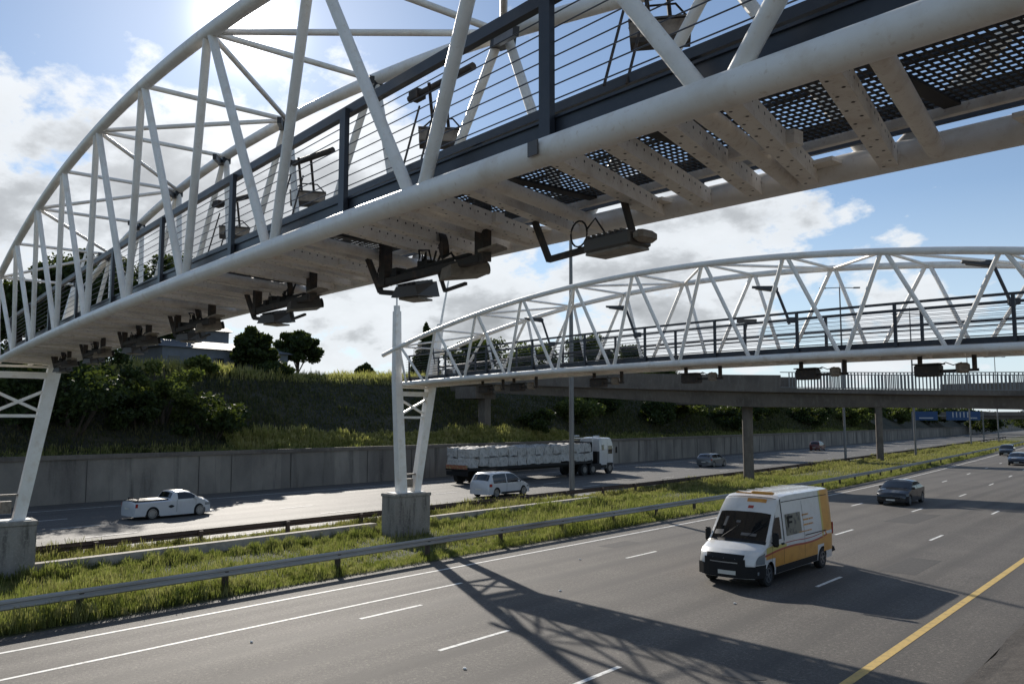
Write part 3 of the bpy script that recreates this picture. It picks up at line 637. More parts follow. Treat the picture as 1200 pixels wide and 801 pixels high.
# camera rigs slung under the decks
def rig_proto(var):
    t = thing('camera_rig', 'x', 'camera rig', (0, 0, 0))
    for x in (-.92, .92):
        mb = MB(); mb.box((x, 0, .12), (.15, .06, .64), 0, .008); mb.box((x, .0, .44), (.22, .16, .03)); mb.box((x+.085, 0, .12), (.02, .10, .62)); mb.build('drop_post', M_rust, t)
    mb = MB(); mb.box((-.05, 0, -.15), (1.95, .08, .085), 0, .01); mb.build('cross_arm', M_rust, t)
    def wedge(cx, cy, cz, L, W_, H, rz, tilt):
        mb = MB(); M = Matrix.Translation((cx, cy, cz)) @ Matrix.Rotation(rz, 4, 'Z') @ Matrix.Rotation(tilt, 4, 'X')
        mb.hexa([M@Vector(p) for p in ((-L/2, -W_/2, -H*.3), (L/2, -W_/2, -H*.3), (L/2, W_/2, -H/2), (-L/2, W_/2, -H/2), (-L*.36, -W_*.4, H*.35), (L*.36, -W_*.4, H*.35), (L*.44, W_/2, H/2), (-L*.44, W_/2, H/2))]); return mb, M
    mb, M = wedge(-.42, .10, -.29, .36, .40, .17, .35, .18)
    for k in range(5): mb.beam(M@Vector((-.12+.06*k, -.13, .07)), M@Vector((-.12+.06*k, .17, .095)), .014, .03)
    h = mb.build('camera_housing', M_dev, t)
    mb = MB(); mb.cyl(M@Vector((.02, .22, -.02)), M.to_3x3()@Vector((0, 1, 0)), .07, .07, 14); mb.build('lens', M_black, h, True)
    mb = MB(); mb.beam(M@Vector((-.13, 0, -.095)), M@Vector((.13, 0, -.095)), .26, .02); mb.build('lens_cover', M_devl, h)
    mb, M = wedge(.48, .10, -.19, .36, .42, .18, -.25, .22); h = mb.build('camera_housing', M_dev if var else M_devl, t)
    mb = MB(); mb.beam(M@Vector((-.18, .12, .11)), M@Vector((.22, .12, .09)), .22, .016); mb.build('sun_shield', M_devl, h)
    mb = MB(); mb.cyl(M@Vector((.02, .23, -.02)), M.to_3x3()@Vector((0, 1, 0)), .065, .07, 14); mb.build('lens', M_black, h, True)
    mb = MB(); mb.cyl((.28, .0, .08), (.5, 1, .2), .14, .07, 18, r2=.11); mb.build('flood_lamp', M_rust, t, True)
    mb = MB(); mb.beam((-1.2, -.05, .16), (-1.02, .02, -.24), .055, .055); mb.beam((-1.02, .02, -.24), (-.62, .12, -.30), .055, .055); mb.build('side_arm', M_rust, t)
    mb = MB(); mb.beam((.95, .0, -.10), (1.14, .08, -.06), .20, .025); mb.build('reflector_panel', M_devl, t)
    mb = MB(); mb.beam((.16, .02, -.16), (.16, .10, -.36), .035, .03); mb.beam((.15, .10, -.36), (.48, .14, -.32), .035, .03); mb.build('hoop_bar', M_rust, t)
    mb = MB()
    for k in range(4):
        x = random.uniform(-.75, .35); y0 = random.uniform(-.05, .08)
        pts = [(x, y0, -.10)]; 
        for q in range(6): pts.append((pts[-1][0]+random.uniform(-.03, .14), pts[-1][1]+random.uniform(-.06, .07), random.uniform(-.14, .10)))
        mb.tube(pts, .012, 5)
    for k in range(5): x = random.uniform(-.7, .1); mb.box((x, random.uniform(-.02, .12), random.uniform(-.09, -.03)), (random.uniform(.06, .16), .10, random.uniform(.05, .11)), random.uniform(-.4, .4))
    mb.box((-.05, .03, -.075), (1.5, .05, .03)); mb.build('cable_bundle', M_black, t)
    mb = MB(); mb.tube([(-1.02+.10*math.cos(u), .03, -.05+.13*math.sin(u)) for u in np.linspace(1, 6.0, 14)], .011, 5); mb.build('cable_loop', M_black, t, True)
    return t
def small_rig():
    t = thing('camera_rig', 'x', 'camera rig', (0, 0, 0))
    for x in (-.62, .70):
        mb = MB(); mb.box((x, 0, .10), (.09, .09, .40)); mb.build('drop_post', M_rust, t)
    mb = MB(); mb.box((.04, 0, -.12), (1.5, .07, .07)); mb.build('cross_arm', M_rust, t)
    mb = MB(); mb.box((-.42, .02, -.10), (.62, .36, .30), .0, .03); h = mb.build('camera_housing', M_rust, t)
    mb = MB(); mb.box((-.42, .02, .07), (.68, .42, .03)); mb.build('sun_shield', M_dev, h)
    mb = MB(); mb.box((.42, .0, -.06), (.30, .30, .26), .5, .05); mb.build('camera_housing', M_devl, t)
    mb = MB(); mb.tube([(-.2, 0, .0), (0, .05, .10), (.2, 0, .02), (.4, 0, .08)], .014, 5); mb.build('cable_loop', M_black, t, True)
    return t
RP = [rig_proto(0), rig_proto(1), small_rig()]
used = [False, False, False]
def put(idx, loc, rz, label, group, sc=1):
    if not used[idx]: o = RP[idx]; used[idx] = True
    else: o = copy_tree(RP[idx])
    o.location = loc; o.rotation_euler = (0, 0, rz); o['label'] = label; o['category'] = 'camera rig'; o['group'] = group; o.scale = (sc, sc, sc)
ordn = ['first', 'second', 'third', 'fourth', 'fifth', 'sixth', 'seventh']
for i, s in enumerate((-5.95, -9.7, -13.5, -17.2, -21.0, -24.8)):
    q = gp(G1, s-.13, 1.05, zb(G1, s)-.19); put(i % 2, q, G1['th'], f'dark camera rig under the near gantry, {ordn[i]} counted from the right', 'camera rigs hanging under the near gantry')
for i, s in enumerate((-1.6, -5.1, -8.3, -12.2, -16.1, -20.3, -22.2)):
    q = gp(G2, s, .9, zb(G2, s)-.34); put(2, q, G2['th'], f'small camera rig under the farther gantry, {ordn[i]} counted from the right', 'camera rigs hanging under the farther gantry', .95)
# the odd scanner box on a bent arm at the far edge of the near gantry
q = gp(G1, -3.62, 1.15, zb(G1, -3.4)-.37)
t = thing('scanner_unit', 'long ribbed scanner box on a bent arm under the near gantry', 'scanner', q, G1['th']-.0); t.scale = (.9, .9, .92)
mb = MB(); mb.box((.12, .05, -.03), (.58, .30, .13), 0, .02)
for k in range(7): mb.box((-.12+.07*k, .05, .045), (.02, .28, .03))
bd = mb.build('housing', M_dev, t); mb = MB(); mb.box((.12, .05, -.105), (.54, .26, .02)); mb.build('lens_cover', M_devl, bd)
mb = MB(); mb.box((.46, .05, -.02), (.12, .24, .10), 0, .03); mb.build('end_cap', M_devl, t)
mb = MB(); mb.beam((-.90, -.05, .34), (-.74, 0, -.06), .06, .05); mb.beam((-.76, 0, -.05), (-.15, .03, -.02), .06, .05); mb.build('bent_arm', M_rust, t)
mb = MB(); mb.beam((.20, .05, .38), (.32, .05, .02), .07, .03); mb.build('strap', M_rust, t)
mb = MB(); mb.tube([(-.30+.11*math.cos(u), -.02, .12+.12*math.sin(u)) for u in np.linspace(0, 6.5, 18)]+[(-.12, .02, .24), (0, .05, .06)], .009, 6); mb.build('cable_loop', M_black, t, True)
# camera boxes on outriggers beyond the far side of the near gantry
t0 = thing('roadside_camera', 'x', 'camera', (0, 0, 0))
mb = MB(); mb.box((0, 0, 0), (.58, .20, .16), 0, .01); bx = mb.build('housing', M_devl, t0)
mb = MB(); mb.box((0, 0, .095), (.60, .22, .02)); mb.build('sun_shield', M_dev, bx)
mb = MB(); mb.box((0, 0, -.105), (.57, .19, .05)); mb.build('lens_cover', M_rust, bx)
mb = MB(); mb.tube([(-.1, -.0, .1), (-.16, -.45, .55)], .022, 7); mb.tube([(.1, 0, .1), (.04, -.45, .55)], .022, 7); mb.build('hanger_rod', M_rust, t0)
for xo in (-.28, -.08): mb = MB(); mb.tube([(xo, -.3, .3), (xo-.22, -.62, -.75)], .014, 6); mb.build('stay_rod', M_rust, t0)
mb = MB(); mb.tube([(-.42, .12, .55), (.38, -1.0, .55)], .05, 10); mb.box((-.32, -.03, .55), (.2, .14, .12), -.95); mb.build('support_tube', M_rust, t0, True)
mb = MB(); mb.tube([(-.3, .1, .11), (-.1, -.1, .22), (.15, -.1, .22), (.3, .05, .11)], .012, 5); mb.build('handle', M_black, t0)
for i, (s, lab) in enumerate(((-7.74, 'grey camera box above the farther chord, seen between the middle diagonals'), (-3.97, 'grey camera box highest and rightmost beside the near gantry'), (-11.79, 'grey camera box seen behind the cables left of the tall dark post'), (-15.2, 'grey camera box lowest and leftmost beside the near gantry'))):
    o = t0 if i == 0 else copy_tree(t0); o.location = gp(G1, s, 2.3, 8.67+.02*i); o.rotation_euler = (0, 0, (.80, .53, .95, 1.02)[i]); o['label'] = lab; o['category'] = 'camera'; o['group'] = 'camera boxes carried beyond the near gantry'
# flood lamps leaning out from the farther gantry's handrail
l0 = thing('flood_lamp', 'x', 'lamp', (0, 0, 0))
mb = MB(); mb.tube([(0, 0, -.1), (-.05, 0, .12), (-.30, .04, .86), (-.40, .05, .94)], .042, 8); mb.build('arm', M_rail, l0, True)
mb = MB(); mb.beam((-.34, .06, .97), (-1.02, .06, 1.04), .26, .13, w2=.16, h2=.05); mb.box((-.38, .06, .95), (.2, .16, .14), 0, .03); hd = mb.build('head', M_rail, l0)
mb = MB(); mb.beam((-.45, .06, .90), (-.92, .06, .985), .2, .02); mb.build('lens', M_dev, hd)
mb = MB(); mb.box((.06, 0, .02), (.26, .14, .16), 0, .02); mb.build('bracket', M_rail, l0)
for i, (s, k) in enumerate(((-15.39, 1), (-9.61, 1), (-3.8, 1), (-19.6, 1))):
    o = l0 if i == 0 else copy_tree(l0); o.location = gp(G2, s, 1.6, zb(G2, s)+1.18); o.rotation_euler = (0, 0, .45); o['group'] = 'flood lamps on the farther gantry handrail'; o['category'] = 'lamp'
    o['label'] = ('dark flood lamp just right of the tall lamp pole, on the gantry rail', 'dark flood lamp near the middle of the farther gantry', 'dark flood lamp at the right end of the farther gantry', 'dark flood lamp nearest the farther gantry columns')[i]
mb = MB(); mb.beam((-.35, 0, .08), (.3, 0, .02), .08, .12); mb.beam((0, 0, 0), (-.1, 0, -.35), .03, .03)
q = gp(G2, -11.0, 1.6, zb(G2, -11)+1.24); t = thing('gantry_camera', 'small dark camera on the railing between two flood lamps', 'camera', q, G2['th']); mb.build('camera_body', M_dev, t)

# ------------------------------------------------------------------ road bridges
def bridge(label, A, Bp, zA, zB, wd, dep, gname, rail_from, parapet_to, piers, solid=False, haunch=0, O=(0, 0, 0), zmid=None, bars=True):
    A, Bp = Vector((*A, 0)), Vector((*Bp, 0)); d = (Bp-A); L = d.length; d.normalize(); n = Vector((-d.y, d.x, 0))
    t = thing('road_bridge', label, 'bridge', A); O = A
    N = 60; mb = MB(); pr = []
    def zt_(u): return zA+(zB-zA)*u-(zmid or 0)*4*u*(1-u)
    vs = []
    for i in range(N+1):
        u = i/N; q = A+d*L*u; zt2 = zt_(u); hd = dep
        for k, pu in enumerate(piers): hd = max(hd, dep+haunch*max(0, 1-abs(u-pu)*L/16)**1.5)
        for off, z in ((0, zt2), (wd, zt2), (wd, zt2-.32), (wd-.55, zt2-.42), (wd-.8, zt2-hd), (.8, zt2-hd), (.55, zt2-.42), (0, zt2-.32)): vs.append(q+n*off+Vector((0, 0, z)))
    fs = [(i*8+k, i*8+(k+1) % 8, i*8+8+(k+1) % 8, i*8+8+k) for i in range(N) for k in range(8)]+[tuple(range(8)), tuple(range(N*8+7, N*8-1, -1))]
    mb.add(vs, fs); mb.build('deck', M_bconc, t, False, O)
    for pu in piers:
        q = A+d*L*pu+n*wd/2; mb = MB(); h = zt_(pu)-dep-.02; mb.tube([(q.x, q.y, -.1), (q.x, q.y, h)], .42, 24); mb.build('pier', M_bconc, t, True, O)
    for off in (.08, wd-.08):
        if parapet_to > 0:
            mb = MB()
            for i in range(int(parapet_to*N)): 
                u, v = i/N, (i+1)/N; mb.beam(A+d*L*u+n*off+Vector((0, 0, zt_(u)+.5)), A+d*L*v+n*off+Vector((0, 0, zt_(v)+.5)), .16, 1.0)
            mb.build('parapet', M_bconc, t, False, O)
        if solid:
            mb = MB()
            for i in range(int(rail_from*N), N):
                u, v = i/N, (i+1)/N; mb.beam(A+d*L*u+n*off+Vector((0, 0, zt_(u)+.4)), A+d*L*v+n*off+Vector((0, 0, zt_(v)+.4)), .2, .8)
            mb.build('parapet', M_bconc, t, False, O)
        elif bars:
            mb = MB(); x = rail_from*L
            while x < L: u = x/L; q = A+d*x+n*off; mb.box((q.x, q.y, zt_(u)+.62), (.07, .07, 1.2), math.atan2(d.y, d.x)); x += .24
            for zz in (.06, 1.22):
                for i in range(int(rail_from*N), N): u, v = i/N, (i+1)/N; mb.beam(A+d*L*u+n*off+Vector((0, 0, zt_(u)+zz)), A+d*L*v+n*off+Vector((0, 0, zt_(v)+zz)), .1, .06)
            mb.build('railing', M_pole, t, False, O)
    return t
bA, bB = (-58.0, 66.0), (18.0, 58.0)
bridge('narrow concrete bridge with barred railing crossing behind the farther gantry', (-60.5, 59.5), (22, 65.0), 9.15, 6.3, 4.0, 1.2, 'b', .425, .425, [.375], haunch=.35, zmid=.50)
bridge('second concrete bridge with solid parapet beyond the barred one', (-62, 104), (22, 110), 8.4, 8.8, 4.5, 1.2, 'b', .445, .12, [.345], solid=True, zmid=.1)
# slender abutment column on the slope
mb = MB(); mb.box((-57.2, 61.8, 5.1), (.9, 1.0, 6.4), .1, .04); mb.box((-58.0, 61.3, 7.7), (2.6, 3.4, 1.2), .1, .04)
t = thing('bridge_abutment', 'pale concrete abutment pillar of the bridge on the dark slope', 'abutment', (-57.2, 61.8, 0)); mb.build('pillar', M_bconc, t, False, (-57.2, 61.8, 0))
# far overpass
bridge('distant flat overpass crossing the road at the right edge', (-75, 300), (60, 312), 6.9, 6.9, 9, 1.3, 'b', 0, .99, [.2, .42, .66], solid=False, bars=False)
t = thing('box_truck', 'tiny white box truck crossing the distant overpass', 'truck', (-46, 304.5, 6.9), .09)
mb = MB(); mb.box((0, 0, 1.9), (7, 2.4, 2.6), 0, .05); mb.build('cargo_box', M_pw, t); mb = MB(); mb.box((4.6, 0, 1.4), (1.8, 2.3, 2.0), 0, .15); mb.build('cab', M_pw, t)
mb = MB(); mb.box((5.35, 0, 1.85), (.35, 2.0, .7)); mb.build('windscreen', M_glass, t)
for x in (-2, 4.4):
    mb = MB()
    for y in (-1.05, 1.05): mb.cyl((x, y, .5), (0, 1, 0), .5, .3, 16)
    mb.build('wheel', M_tyre, t)

# ------------------------------------------------------------------ lamp poles
def lamp_pole(label, x, y, h, r=.15, heads=True, group='tall lamp poles standing in the median'):
    t = thing('lamp_pole', label, 'lamp pole', (x, y, 0), 0, group)
    mb = MB(); mb.tube([(0, 0, 0), (0, 0, h*.5), (0, 0, h)], [r, r*.8, r*.5], 14); mb.build('pole', M_pole, t, True)
    mb = MB(); mb.cyl((0, 0, .03), (0, 0, 1), r*1.9, .06, 14); mb.build('base_flange', M_pole, t)
    mb = MB(); mb.tube([(-1.3, -.9, h), (0, 0, h+.05), (1.3, .9, h)], .05, 8); mb.build('bracket_arm', M_pole, t, True)
    for s in (-1, 1): mb = MB(); mb.box((1.65*s, 1.1*s, h), (.8, .32, .16), .6, .04); mb.build('lamp_head', M_pole, t)
    mb = MB(); mb.tube([(0, 0, h), (0, 0, h+1.0)], .03, 6); mb.build('finial_rod', M_pole, t)
lamp_pole('tall steel lamp pole rising behind the farther gantry, nearest to the camera', -31.4, 42.0, 19.5, .17)
lamp_pole('tall double headed lamp pole seen through the farther gantry', -34.9, 101, 21)
lamp_pole('thin lamp pole right of the two bridge piers', -33.4, 124.5, 20)
lamp_pole('distant lamp pole left of the approaching dark cars', -39.5, 186, 20, group='tall lamp poles standing in the median')
lamp_pole('distant lamp pole beside the overpass', -41.3, 222, 20)
t = thing('lamp_pole', 'small hilltop lamp mast left of the farther gantry columns', 'lamp pole', (-120, 105, 9)); mb = MB(); mb.tube([(0, 0, 0), (0, 0, 7)], .10, 6); mb.build('pole', M_pole, t); mb = MB(); mb.box((-.3, 0, 7), (1.2, .3, .2)); mb.build('lamp_head', M_pole, t)

# ------------------------------------------------------------------ blue direction sign (far)
t = thing('road_sign', 'wide blue overhead direction sign with white legend below the bridge', 'sign', (-52.5, 226, 0), .12)
for i, (x, wd_) in enumerate(((-4.2, 5.6), (4.2, 7.4))):
    mb = MB(); mb.box((x-1.2, 0, 6.25), (wd_, .12, 2.2)); pn = mb.build('sign_panel', M_bluesign, t)
    mb = MB()
    if i == 1:
        for k in range(5): mb.box((x-3.4+k*.8, -.09, 6.5), (.22, .03, 1.3))
        mb.box((x+1, -.09, 5.7), (1.6, .03, .25))
    else: mb.box((x-1, -.09, 5.7), (3.2, .03, .28))
    mb.build('legend', M_signw, pn)
for x in (-8.4, 7.2): mb = MB(); mb.box((x, .2, 3.6), (.3, .3, 7.4)); mb.build('post', M_pole, t)
mb = MB(); mb.box((-.6, .25, 6.2), (15.6, .2, .3)); mb.build('cross_bar', M_pole, t)

# ------------------------------------------------------------------ hilltop buildings
def house(label, x, y, z, L, W_, H, rz, rm, wm, nwin=5):
    t = thing('building', label, 'building', (x, y, z), rz)
    mb = MB(); mb.box((0, 0, H/2), (L, W_, H)); wl = mb.build('wall', wm, t)
    mb = MB(); a, b = L/2+.4, W_/2+.4
    mb.add([(-a, -b, H), (a, -b, H), (a, b, H), (-a, b, H), (-a, 0, H+W_*.16), (a, 0, H+W_*.16)], [(0, 1, 5, 4), (2, 3, 4, 5), (0, 4, 3), (1, 2, 5), (3, 2, 1, 0)]); mb.build('roof', rm, t)
    for i in range(nwin):
        mb = MB(); mb.box((-L/2+(i+.5)*L/nwin, -W_/2-.02, H*.5), (L/nwin*.5, .06, H*.36)); f = mb.build('window', M_dwin, t)
        mb = MB(); mb.box((-L/2+(i+.5)*L/nwin, -W_/2-.04, H*.5-H*.2), (L/nwin*.56, .1, .08)); mb.build('sill', M_roofw, f)
house('long low grey building behind the crest trees', -74.5, 41.5, 9.0, 13, 6, 2.5, 1.57, M_roof, M_house, 6)
house('grey blue building block above the low roof', -88, 44.5, 9.0, 9, 8, 5.6, 1.4, M_roof, M_house, 3)
house('small pale roofed house on the far skyline', -170, 123, 9.0, 11, 7, 3.0, .9, M_roofw, M_house, 3)
house('small grey gabled house on the skyline beside the pale roof', -165, 134, 9.0, 6, 6, 3.4, .9, M_roof, M_house, 2)
house('flat dark building seen through the leftmost gantry panels', -92, 15.5, 9.0, 12, 8, 7.5, 1.35, M_roof, M_house, 4)

# ------------------------------------------------------------------ vehicles: one parametric shell per vehicle
class Shell:
    def __init__(s, L, W, top, sill, wheels, wr, belt, roofz, tum=.80, nose=.30, tail=.15, crown=.04, r=.06, archpad=.05):
        s.L, s.W, s.top, s.sill, s.wheels, s.wr, s.belt, s.roofz, s.tum, s.nose, s.tail, s.crown, s.r, s.ap = L, W, top, sill, wheels, wr, belt, roofz, tum, nose, tail, crown, r, archpad
    def zt(s, x): return float(np.interp(x, [p[0] for p in s.top], [p[1] for p in s.top]))
    def zb(s, x):
        z = s.sill
        for xw in s.wheels:
            d = abs(x-xw); rr = s.wr+s.ap
            if d < rr: z = max(z, s.wr+math.sqrt(rr*rr-d*d))
        e = s.L/2-abs(x)
        return z
    def hw(s, x, z):
        k = 1.0
        if z > s.belt: k = 1-(1-s.tum)*((z-s.belt)/max(.01, s.roofz-s.belt))**1.15
        else: k = 1-.05*((s.belt-z)/s.belt)**2
        e = s.L/2-x; k *= 1-.10*max(0, 1-e/(.5))**2
        e = s.L/2+x; k *= 1-.06*max(0, 1-e/(.4))**2
        return s.W/2*k
    def df(s, x, y, z):
        q = min(1, abs(y)/(s.W/2)); x2 = x
        x2 -= s.nose*q**2.6*max(0, (x/(s.L/2)-.45)/.55)
        x2 += s.tail*q**3*max(0, (-x/(s.L/2)-.6)/.4)
        return (x2, y, z)
    def topz(s, x, v): return s.zt(x)-s.r*abs(v)**5-s.crown*v*v
    def body(s, parent, m_, name='body'):
        xs = sorted(set(list(np.arange(-s.L/2, s.L/2+.001, .07))+[s.L/2]+[p[0] for p in s.top]+[xw+k*(s.wr+s.ap) for xw in s.wheels for k in (-1, -.97, -.9, -.75, .75, .9, .97, 1)]))
        nz = 8; vv = [-1, -.97, -.9, -.75, -.4, 0, .4, .75, .9, .97, 1]; vs = []; row = 2*(nz+1)+len(vv)-2
        for x in xs:
            ztp = s.zt(x)-s.r-s.crown; zbt = min(s.zb(x), ztp-.02); ring = []
            for i in range(nz+1): z = zbt+(ztp-zbt)*i/nz; ring.append(s.df(x, -s.hw(x, z), z))
            wt_ = s.hw(x, ztp)
            for v in vv[1:-1]: ring.append(s.df(x, v*wt_, s.topz(x, v)))
            for i in range(nz, -1, -1): z = zbt+(ztp-zbt)*i/nz; ring.append(s.df(x, s.hw(x, z), z))
            vs += ring
        n = row; fs = [(i*n+k, (i+1)*n+k, (i+1)*n+k+1, i*n+k+1) for i in range(len(xs)-1) for k in range(n-1)]
        mb = MB(); mb.add(vs, fs)
        for base, flip in ((0, False), ((len(xs)-1)*n, True)):   # front / rear caps
            x = xs[0] if base == 0 else xs[-1]; ztp = s.zt(x)-s.r-s.crown; zbt = s.zb(x); cv = []
            for i in range(nz+1):
                z = zbt+(ztp-zbt)*i/nz; ww = s.hw(x, z)
                for v in vv: cv.append(s.df(x, v*ww, z))
            cv += [s.df(x, v*s.hw(x, ztp), s.topz(x, v)) for v in vv]; q = len(vv)
            cf = [(i*q+k, i*q+k+1, (i+1)*q+k+1, (i+1)*q+k) for i in range(nz+1) for k in range(q-1)]
            if not flip: cf = [f[::-1] for f in cf]
            mb.add(cv, cf)
        return mb.build(name, m_, parent, True, angle=40)
    def side(s, parent, name, m_, sg, x0, x1, lo, hi, off=.006, n=14, lo2=None):
        mb = MB(); vs = []; nz = 5
        f = lambda q, x: q(x) if callable(q) else q
        for i in range(n+1):
            x = x0+(x1-x0)*i/n
            for j in range(nz+1):
                z = f(lo, x)+(f(hi, x)-f(lo, x))*j/nz; vs.append(s.df(x, sg*(s.hw(x, z)+off), z))
        m = nz+1; fs = [(i*m+j, (i+1)*m+j, (i+1)*m+j+1, i*m+j+1) for i in range(n) for j in range(nz)]
        if sg > 0: fs = [q[::-1] for q in fs]
        mb.add(vs, fs); return mb.build(name, m_, parent, True)
    def ontop(s, parent, name, m_, x0, x1, v0, v1, off=.008, n=8):
        mb = MB(); vs = []; k = 10
        sl = (s.zt(x1)-s.zt(x0))/(x1-x0); nx_, nz_ = -sl, 1; l = math.hypot(nx_, nz_); nx_ /= l; nz_ /= l
        for i in range(n+1):
            x = x0+(x1-x0)*i/n
            for j in range(k+1):
                v = v0+(v1-v0)*j/k; p = s.df(x, v*s.hw(x, s.zt(x)-s.r-s.crown), s.topz(x, v)); vs.append((p[0]+nx_*off, p[1], p[2]+nz_*off))
        m = k+1; fs = [(i*m+j, (i+1)*m+j, (i+1)*m+j+1, i*m+j+1) for i in range(n) for j in range(k)]
        mb.add(vs, fs); return mb.build(name, m_, parent, True)
    def face(s, parent, name, m_, end, y0, y1, z0, z1, off=.008):
        mb = MB(); vs = []; k = 8; x = end*s.L/2; th = .02
        for j in range(k+1):
            y = y0+(y1-y0)*j/k
            for z in (z0, z1):
                p = s.df(x, y, z); vs.append((p[0]+end*off, p[1], p[2]))
        fs = [(2*j, 2*j+2, 2*j+3, 2*j+1) for j in range(k)]
        if end < 0: fs = [q[::-1] for q in fs]
        mb.add(vs, fs); return mb.build(name, m_, parent, False)
    def under(s, parent):
        mb = MB(); mb.box((0, 0, s.sill+.14), (s.L*.94, s.W*.78, .26)); 
        for xw in s.wheels: mb.box((xw, 0, s.wr+.16), (s.wr*2.1, s.W*.86, s.wr*1.0))
        mb.build('underbody', M_black, parent)
    def wheelset(s, parent, wdt=.21, rimr=.66, rim=None):
        for xw in s.wheels:
            for sg in (-1, 1):
                y = sg*(s.W/2-wdt/2-.015); r_ = s.wr
                mb = MB(); pr = [(-wdt/2, r_*.6), (-wdt/2, r_*.94), (-wdt*.36, r_), (wdt*.36, r_), (wdt/2, r_*.94), (wdt/2, r_*.6)]
                n = 24; vs = [(xw+q[1]*math.cos(2*math.pi*k/n), y+q[0], r_+q[1]*math.sin(2*math.pi*k/n)) for k in range(n) for q in pr]
                fs = [(k*6+i, ((k+1) % n)*6+i, ((k+1) % n)*6+i+1, k*6+i+1) for k in range(n) for i in range(5)]
                mb.add(vs, fs); w_ = mb.build('wheel', M_tyre, parent, True)
                mb = MB(); yo = y+sg*wdt*.40
                mb.cyl((xw, yo-sg*.04, r_), (0, 1, 0), r_*rimr, .02, 24); mb.mi = 0
                for k in range(5):
                    a = 2*math.pi*k/5+.3; mb.beam((xw+.04*math.cos(a), yo, r_+.04*math.sin(a)), (xw+r_*rimr*.95*math.cos(a), yo, r_+r_*rimr*.95*math.sin(a)), .055, .03, up=(0, 1, 0))
                mb.cyl((xw, yo, r_), (0, 1, 0), .05, .04, 12)
                for k in range(20):
                    a, b = 2*math.pi*k/20, 2*math.pi*(k+1)/20; mb.beam((xw+r_*rimr*math.cos(a), yo, r_+r_*rimr*math.sin(a)), (xw+r_*rimr*math.cos(b), yo, r_+r_*rimr*math.sin(b)), .03, .05, up=(0, 1, 0))
                mb.build('rim', rim or M_rim, w_)
def mirrors(parent, x, y, z, m_, sc=1):
    for sg in (-1, 1): mb = MB(); mb.box((x, sg*(y+.09*sc), z), (.10*sc, .20*sc, .15*sc), 0, .03*sc); mb.beam((x, sg*(y-.04), z-.04), (x, sg*(y+.05), z-.02), .05, .04); mb.build('mirror', m_, parent)
def lamps(sh, t, xz, m_=None):
    for sg in (-1, 1):
        sh.side(t, 'headlight', m_ or M_lamp, sg, sh.L/2-xz[0], sh.L/2-.01, xz[1], lambda x: xz[2], .009, 6)
def sedan(label, loc, rz, paint, L=4.45, W=1.78, H=1.44, kind='sedan', group=None, lod=False):
    t = thing('parked_car' if False else 'car', label, 'car', loc, rz, group); h = L/2
    if kind == 'sedan': top = [(-h, .62), (-h+.03, .92), (-h+.12, 1.02), (-h+.62, 1.06), (-h+1.35, H-.05), (-h+1.9, H), (h-2.05, H-.02), (h-1.80, H-.10), (h-1.12, .99), (h-.6, .90), (h-.12, .76), (h-.02, .66), (h, .52)]; rw = (-h+.66, -h+1.30); ws_ = (h-1.78, h-1.16); sw = (-h+.95, h-1.35)
    elif kind == 'hatch': top = [(-h, .60), (-h+.03, .95), (-h+.10, 1.08), (-h+.42, H-.12), (-h+.62, H-.02), (-h+1.5, H), (h-2.0, H-.02), (h-1.75, H-.10), (h-.98, 1.02), (h-.5, .92), (h-.12, .78), (h-.02, .66), (h, .52)]; rw = (-h+.13, -h+.40); ws_ = (h-1.72, h-1.03); sw = (-h+.42, h-1.25)
    xr, xf = -h+.78, h-.85
    sh = Shell(L, W, top, .22, (xr, xf), .315, .92, H, .78, .26, .12); sh.body(t, paint); sh.under(t); sh.wheelset(t)
    sh.ontop(t, 'windscreen', M_glass, ws_[0], ws_[1], -.86, .86); sh.ontop(t, 'rear_window', M_glass, rw[0], rw[1], -.80, .80)
    for sg in (-1, 1):
        tz = lambda x: max(.94, min(H-.13, sh.zt(x)-.13))
        mid = (sw[0]+sw[1])/2
        sh.side(t, 'side_window', M_glass, sg, sw[0], mid-.04, .93, tz); sh.side(t, 'side_window', M_glass, sg, mid+.04, sw[1]+.1, .93, tz)
        sh.side(t, 'door_seam', M_black, sg, mid-.008, mid+.008, .30, .93, .004, 1); sh.side(t, 'door_seam', M_black, sg, sw[1]-.02, sw[1]-.005, .34, .93, .004, 1)
        mb = MB(); 
        for x in (mid-.2, mid+.85): mb.box((x, sg*(W/2-.002), .84), (.16, .03, .03))
        mb.build('door_handle', paint, t)
        sh.side(t, 'tail_light', M_tail, sg, -h+.01, -h+.26, .72, .90, .008, 5)
    lamps(sh, t, (.42, .56, .70)); sh.face(t, 'grille', M_trim, 1, -.52, .52, .40, .50, .012); sh.face(t, 'number_plate', M_plate, 1, -.25, .25, .30, .39, .02); sh.face(t, 'number_plate', M_plate, -1, -.25, .25, .50, .60, .02)
    sh.face(t, 'lower_bumper', M_trim, 1, -.8, .8, .23, .30, .010)
    mirrors(t, h-1.45, W/2-.06, .98, paint)
    return t, sh
HY = math.pi/2
def at(x, y): return (x+float(c_(y)), y, 0)
sedan('dark grey sedan behind the van in the middle lanes', at(-14.9, 54.0), -HY+.02, M_pdark)
sedan('dark blue sedan at the right edge, nearer of two approaching cars', at(-14.6, 110), -HY+.07, M_pblue, 4.6)
sedan('dark hatchback at the right edge, farther of two approaching cars', at(-18.6, 139), -HY+.08, M_pdark, 4.2, 1.8, 1.6, 'hatch')
sedan('silver hatchback on the far carriageway left of the bridge pier', at(-41.0, 83.0), HY+.03, M_psil, 4.2, 1.75, 1.46, 'hatch')
sedan('tiny red hatchback beside the far retaining wall', at(-46.3, 139), HY+.07, M_pred, 4.0, 1.7, 1.6, 'hatch')
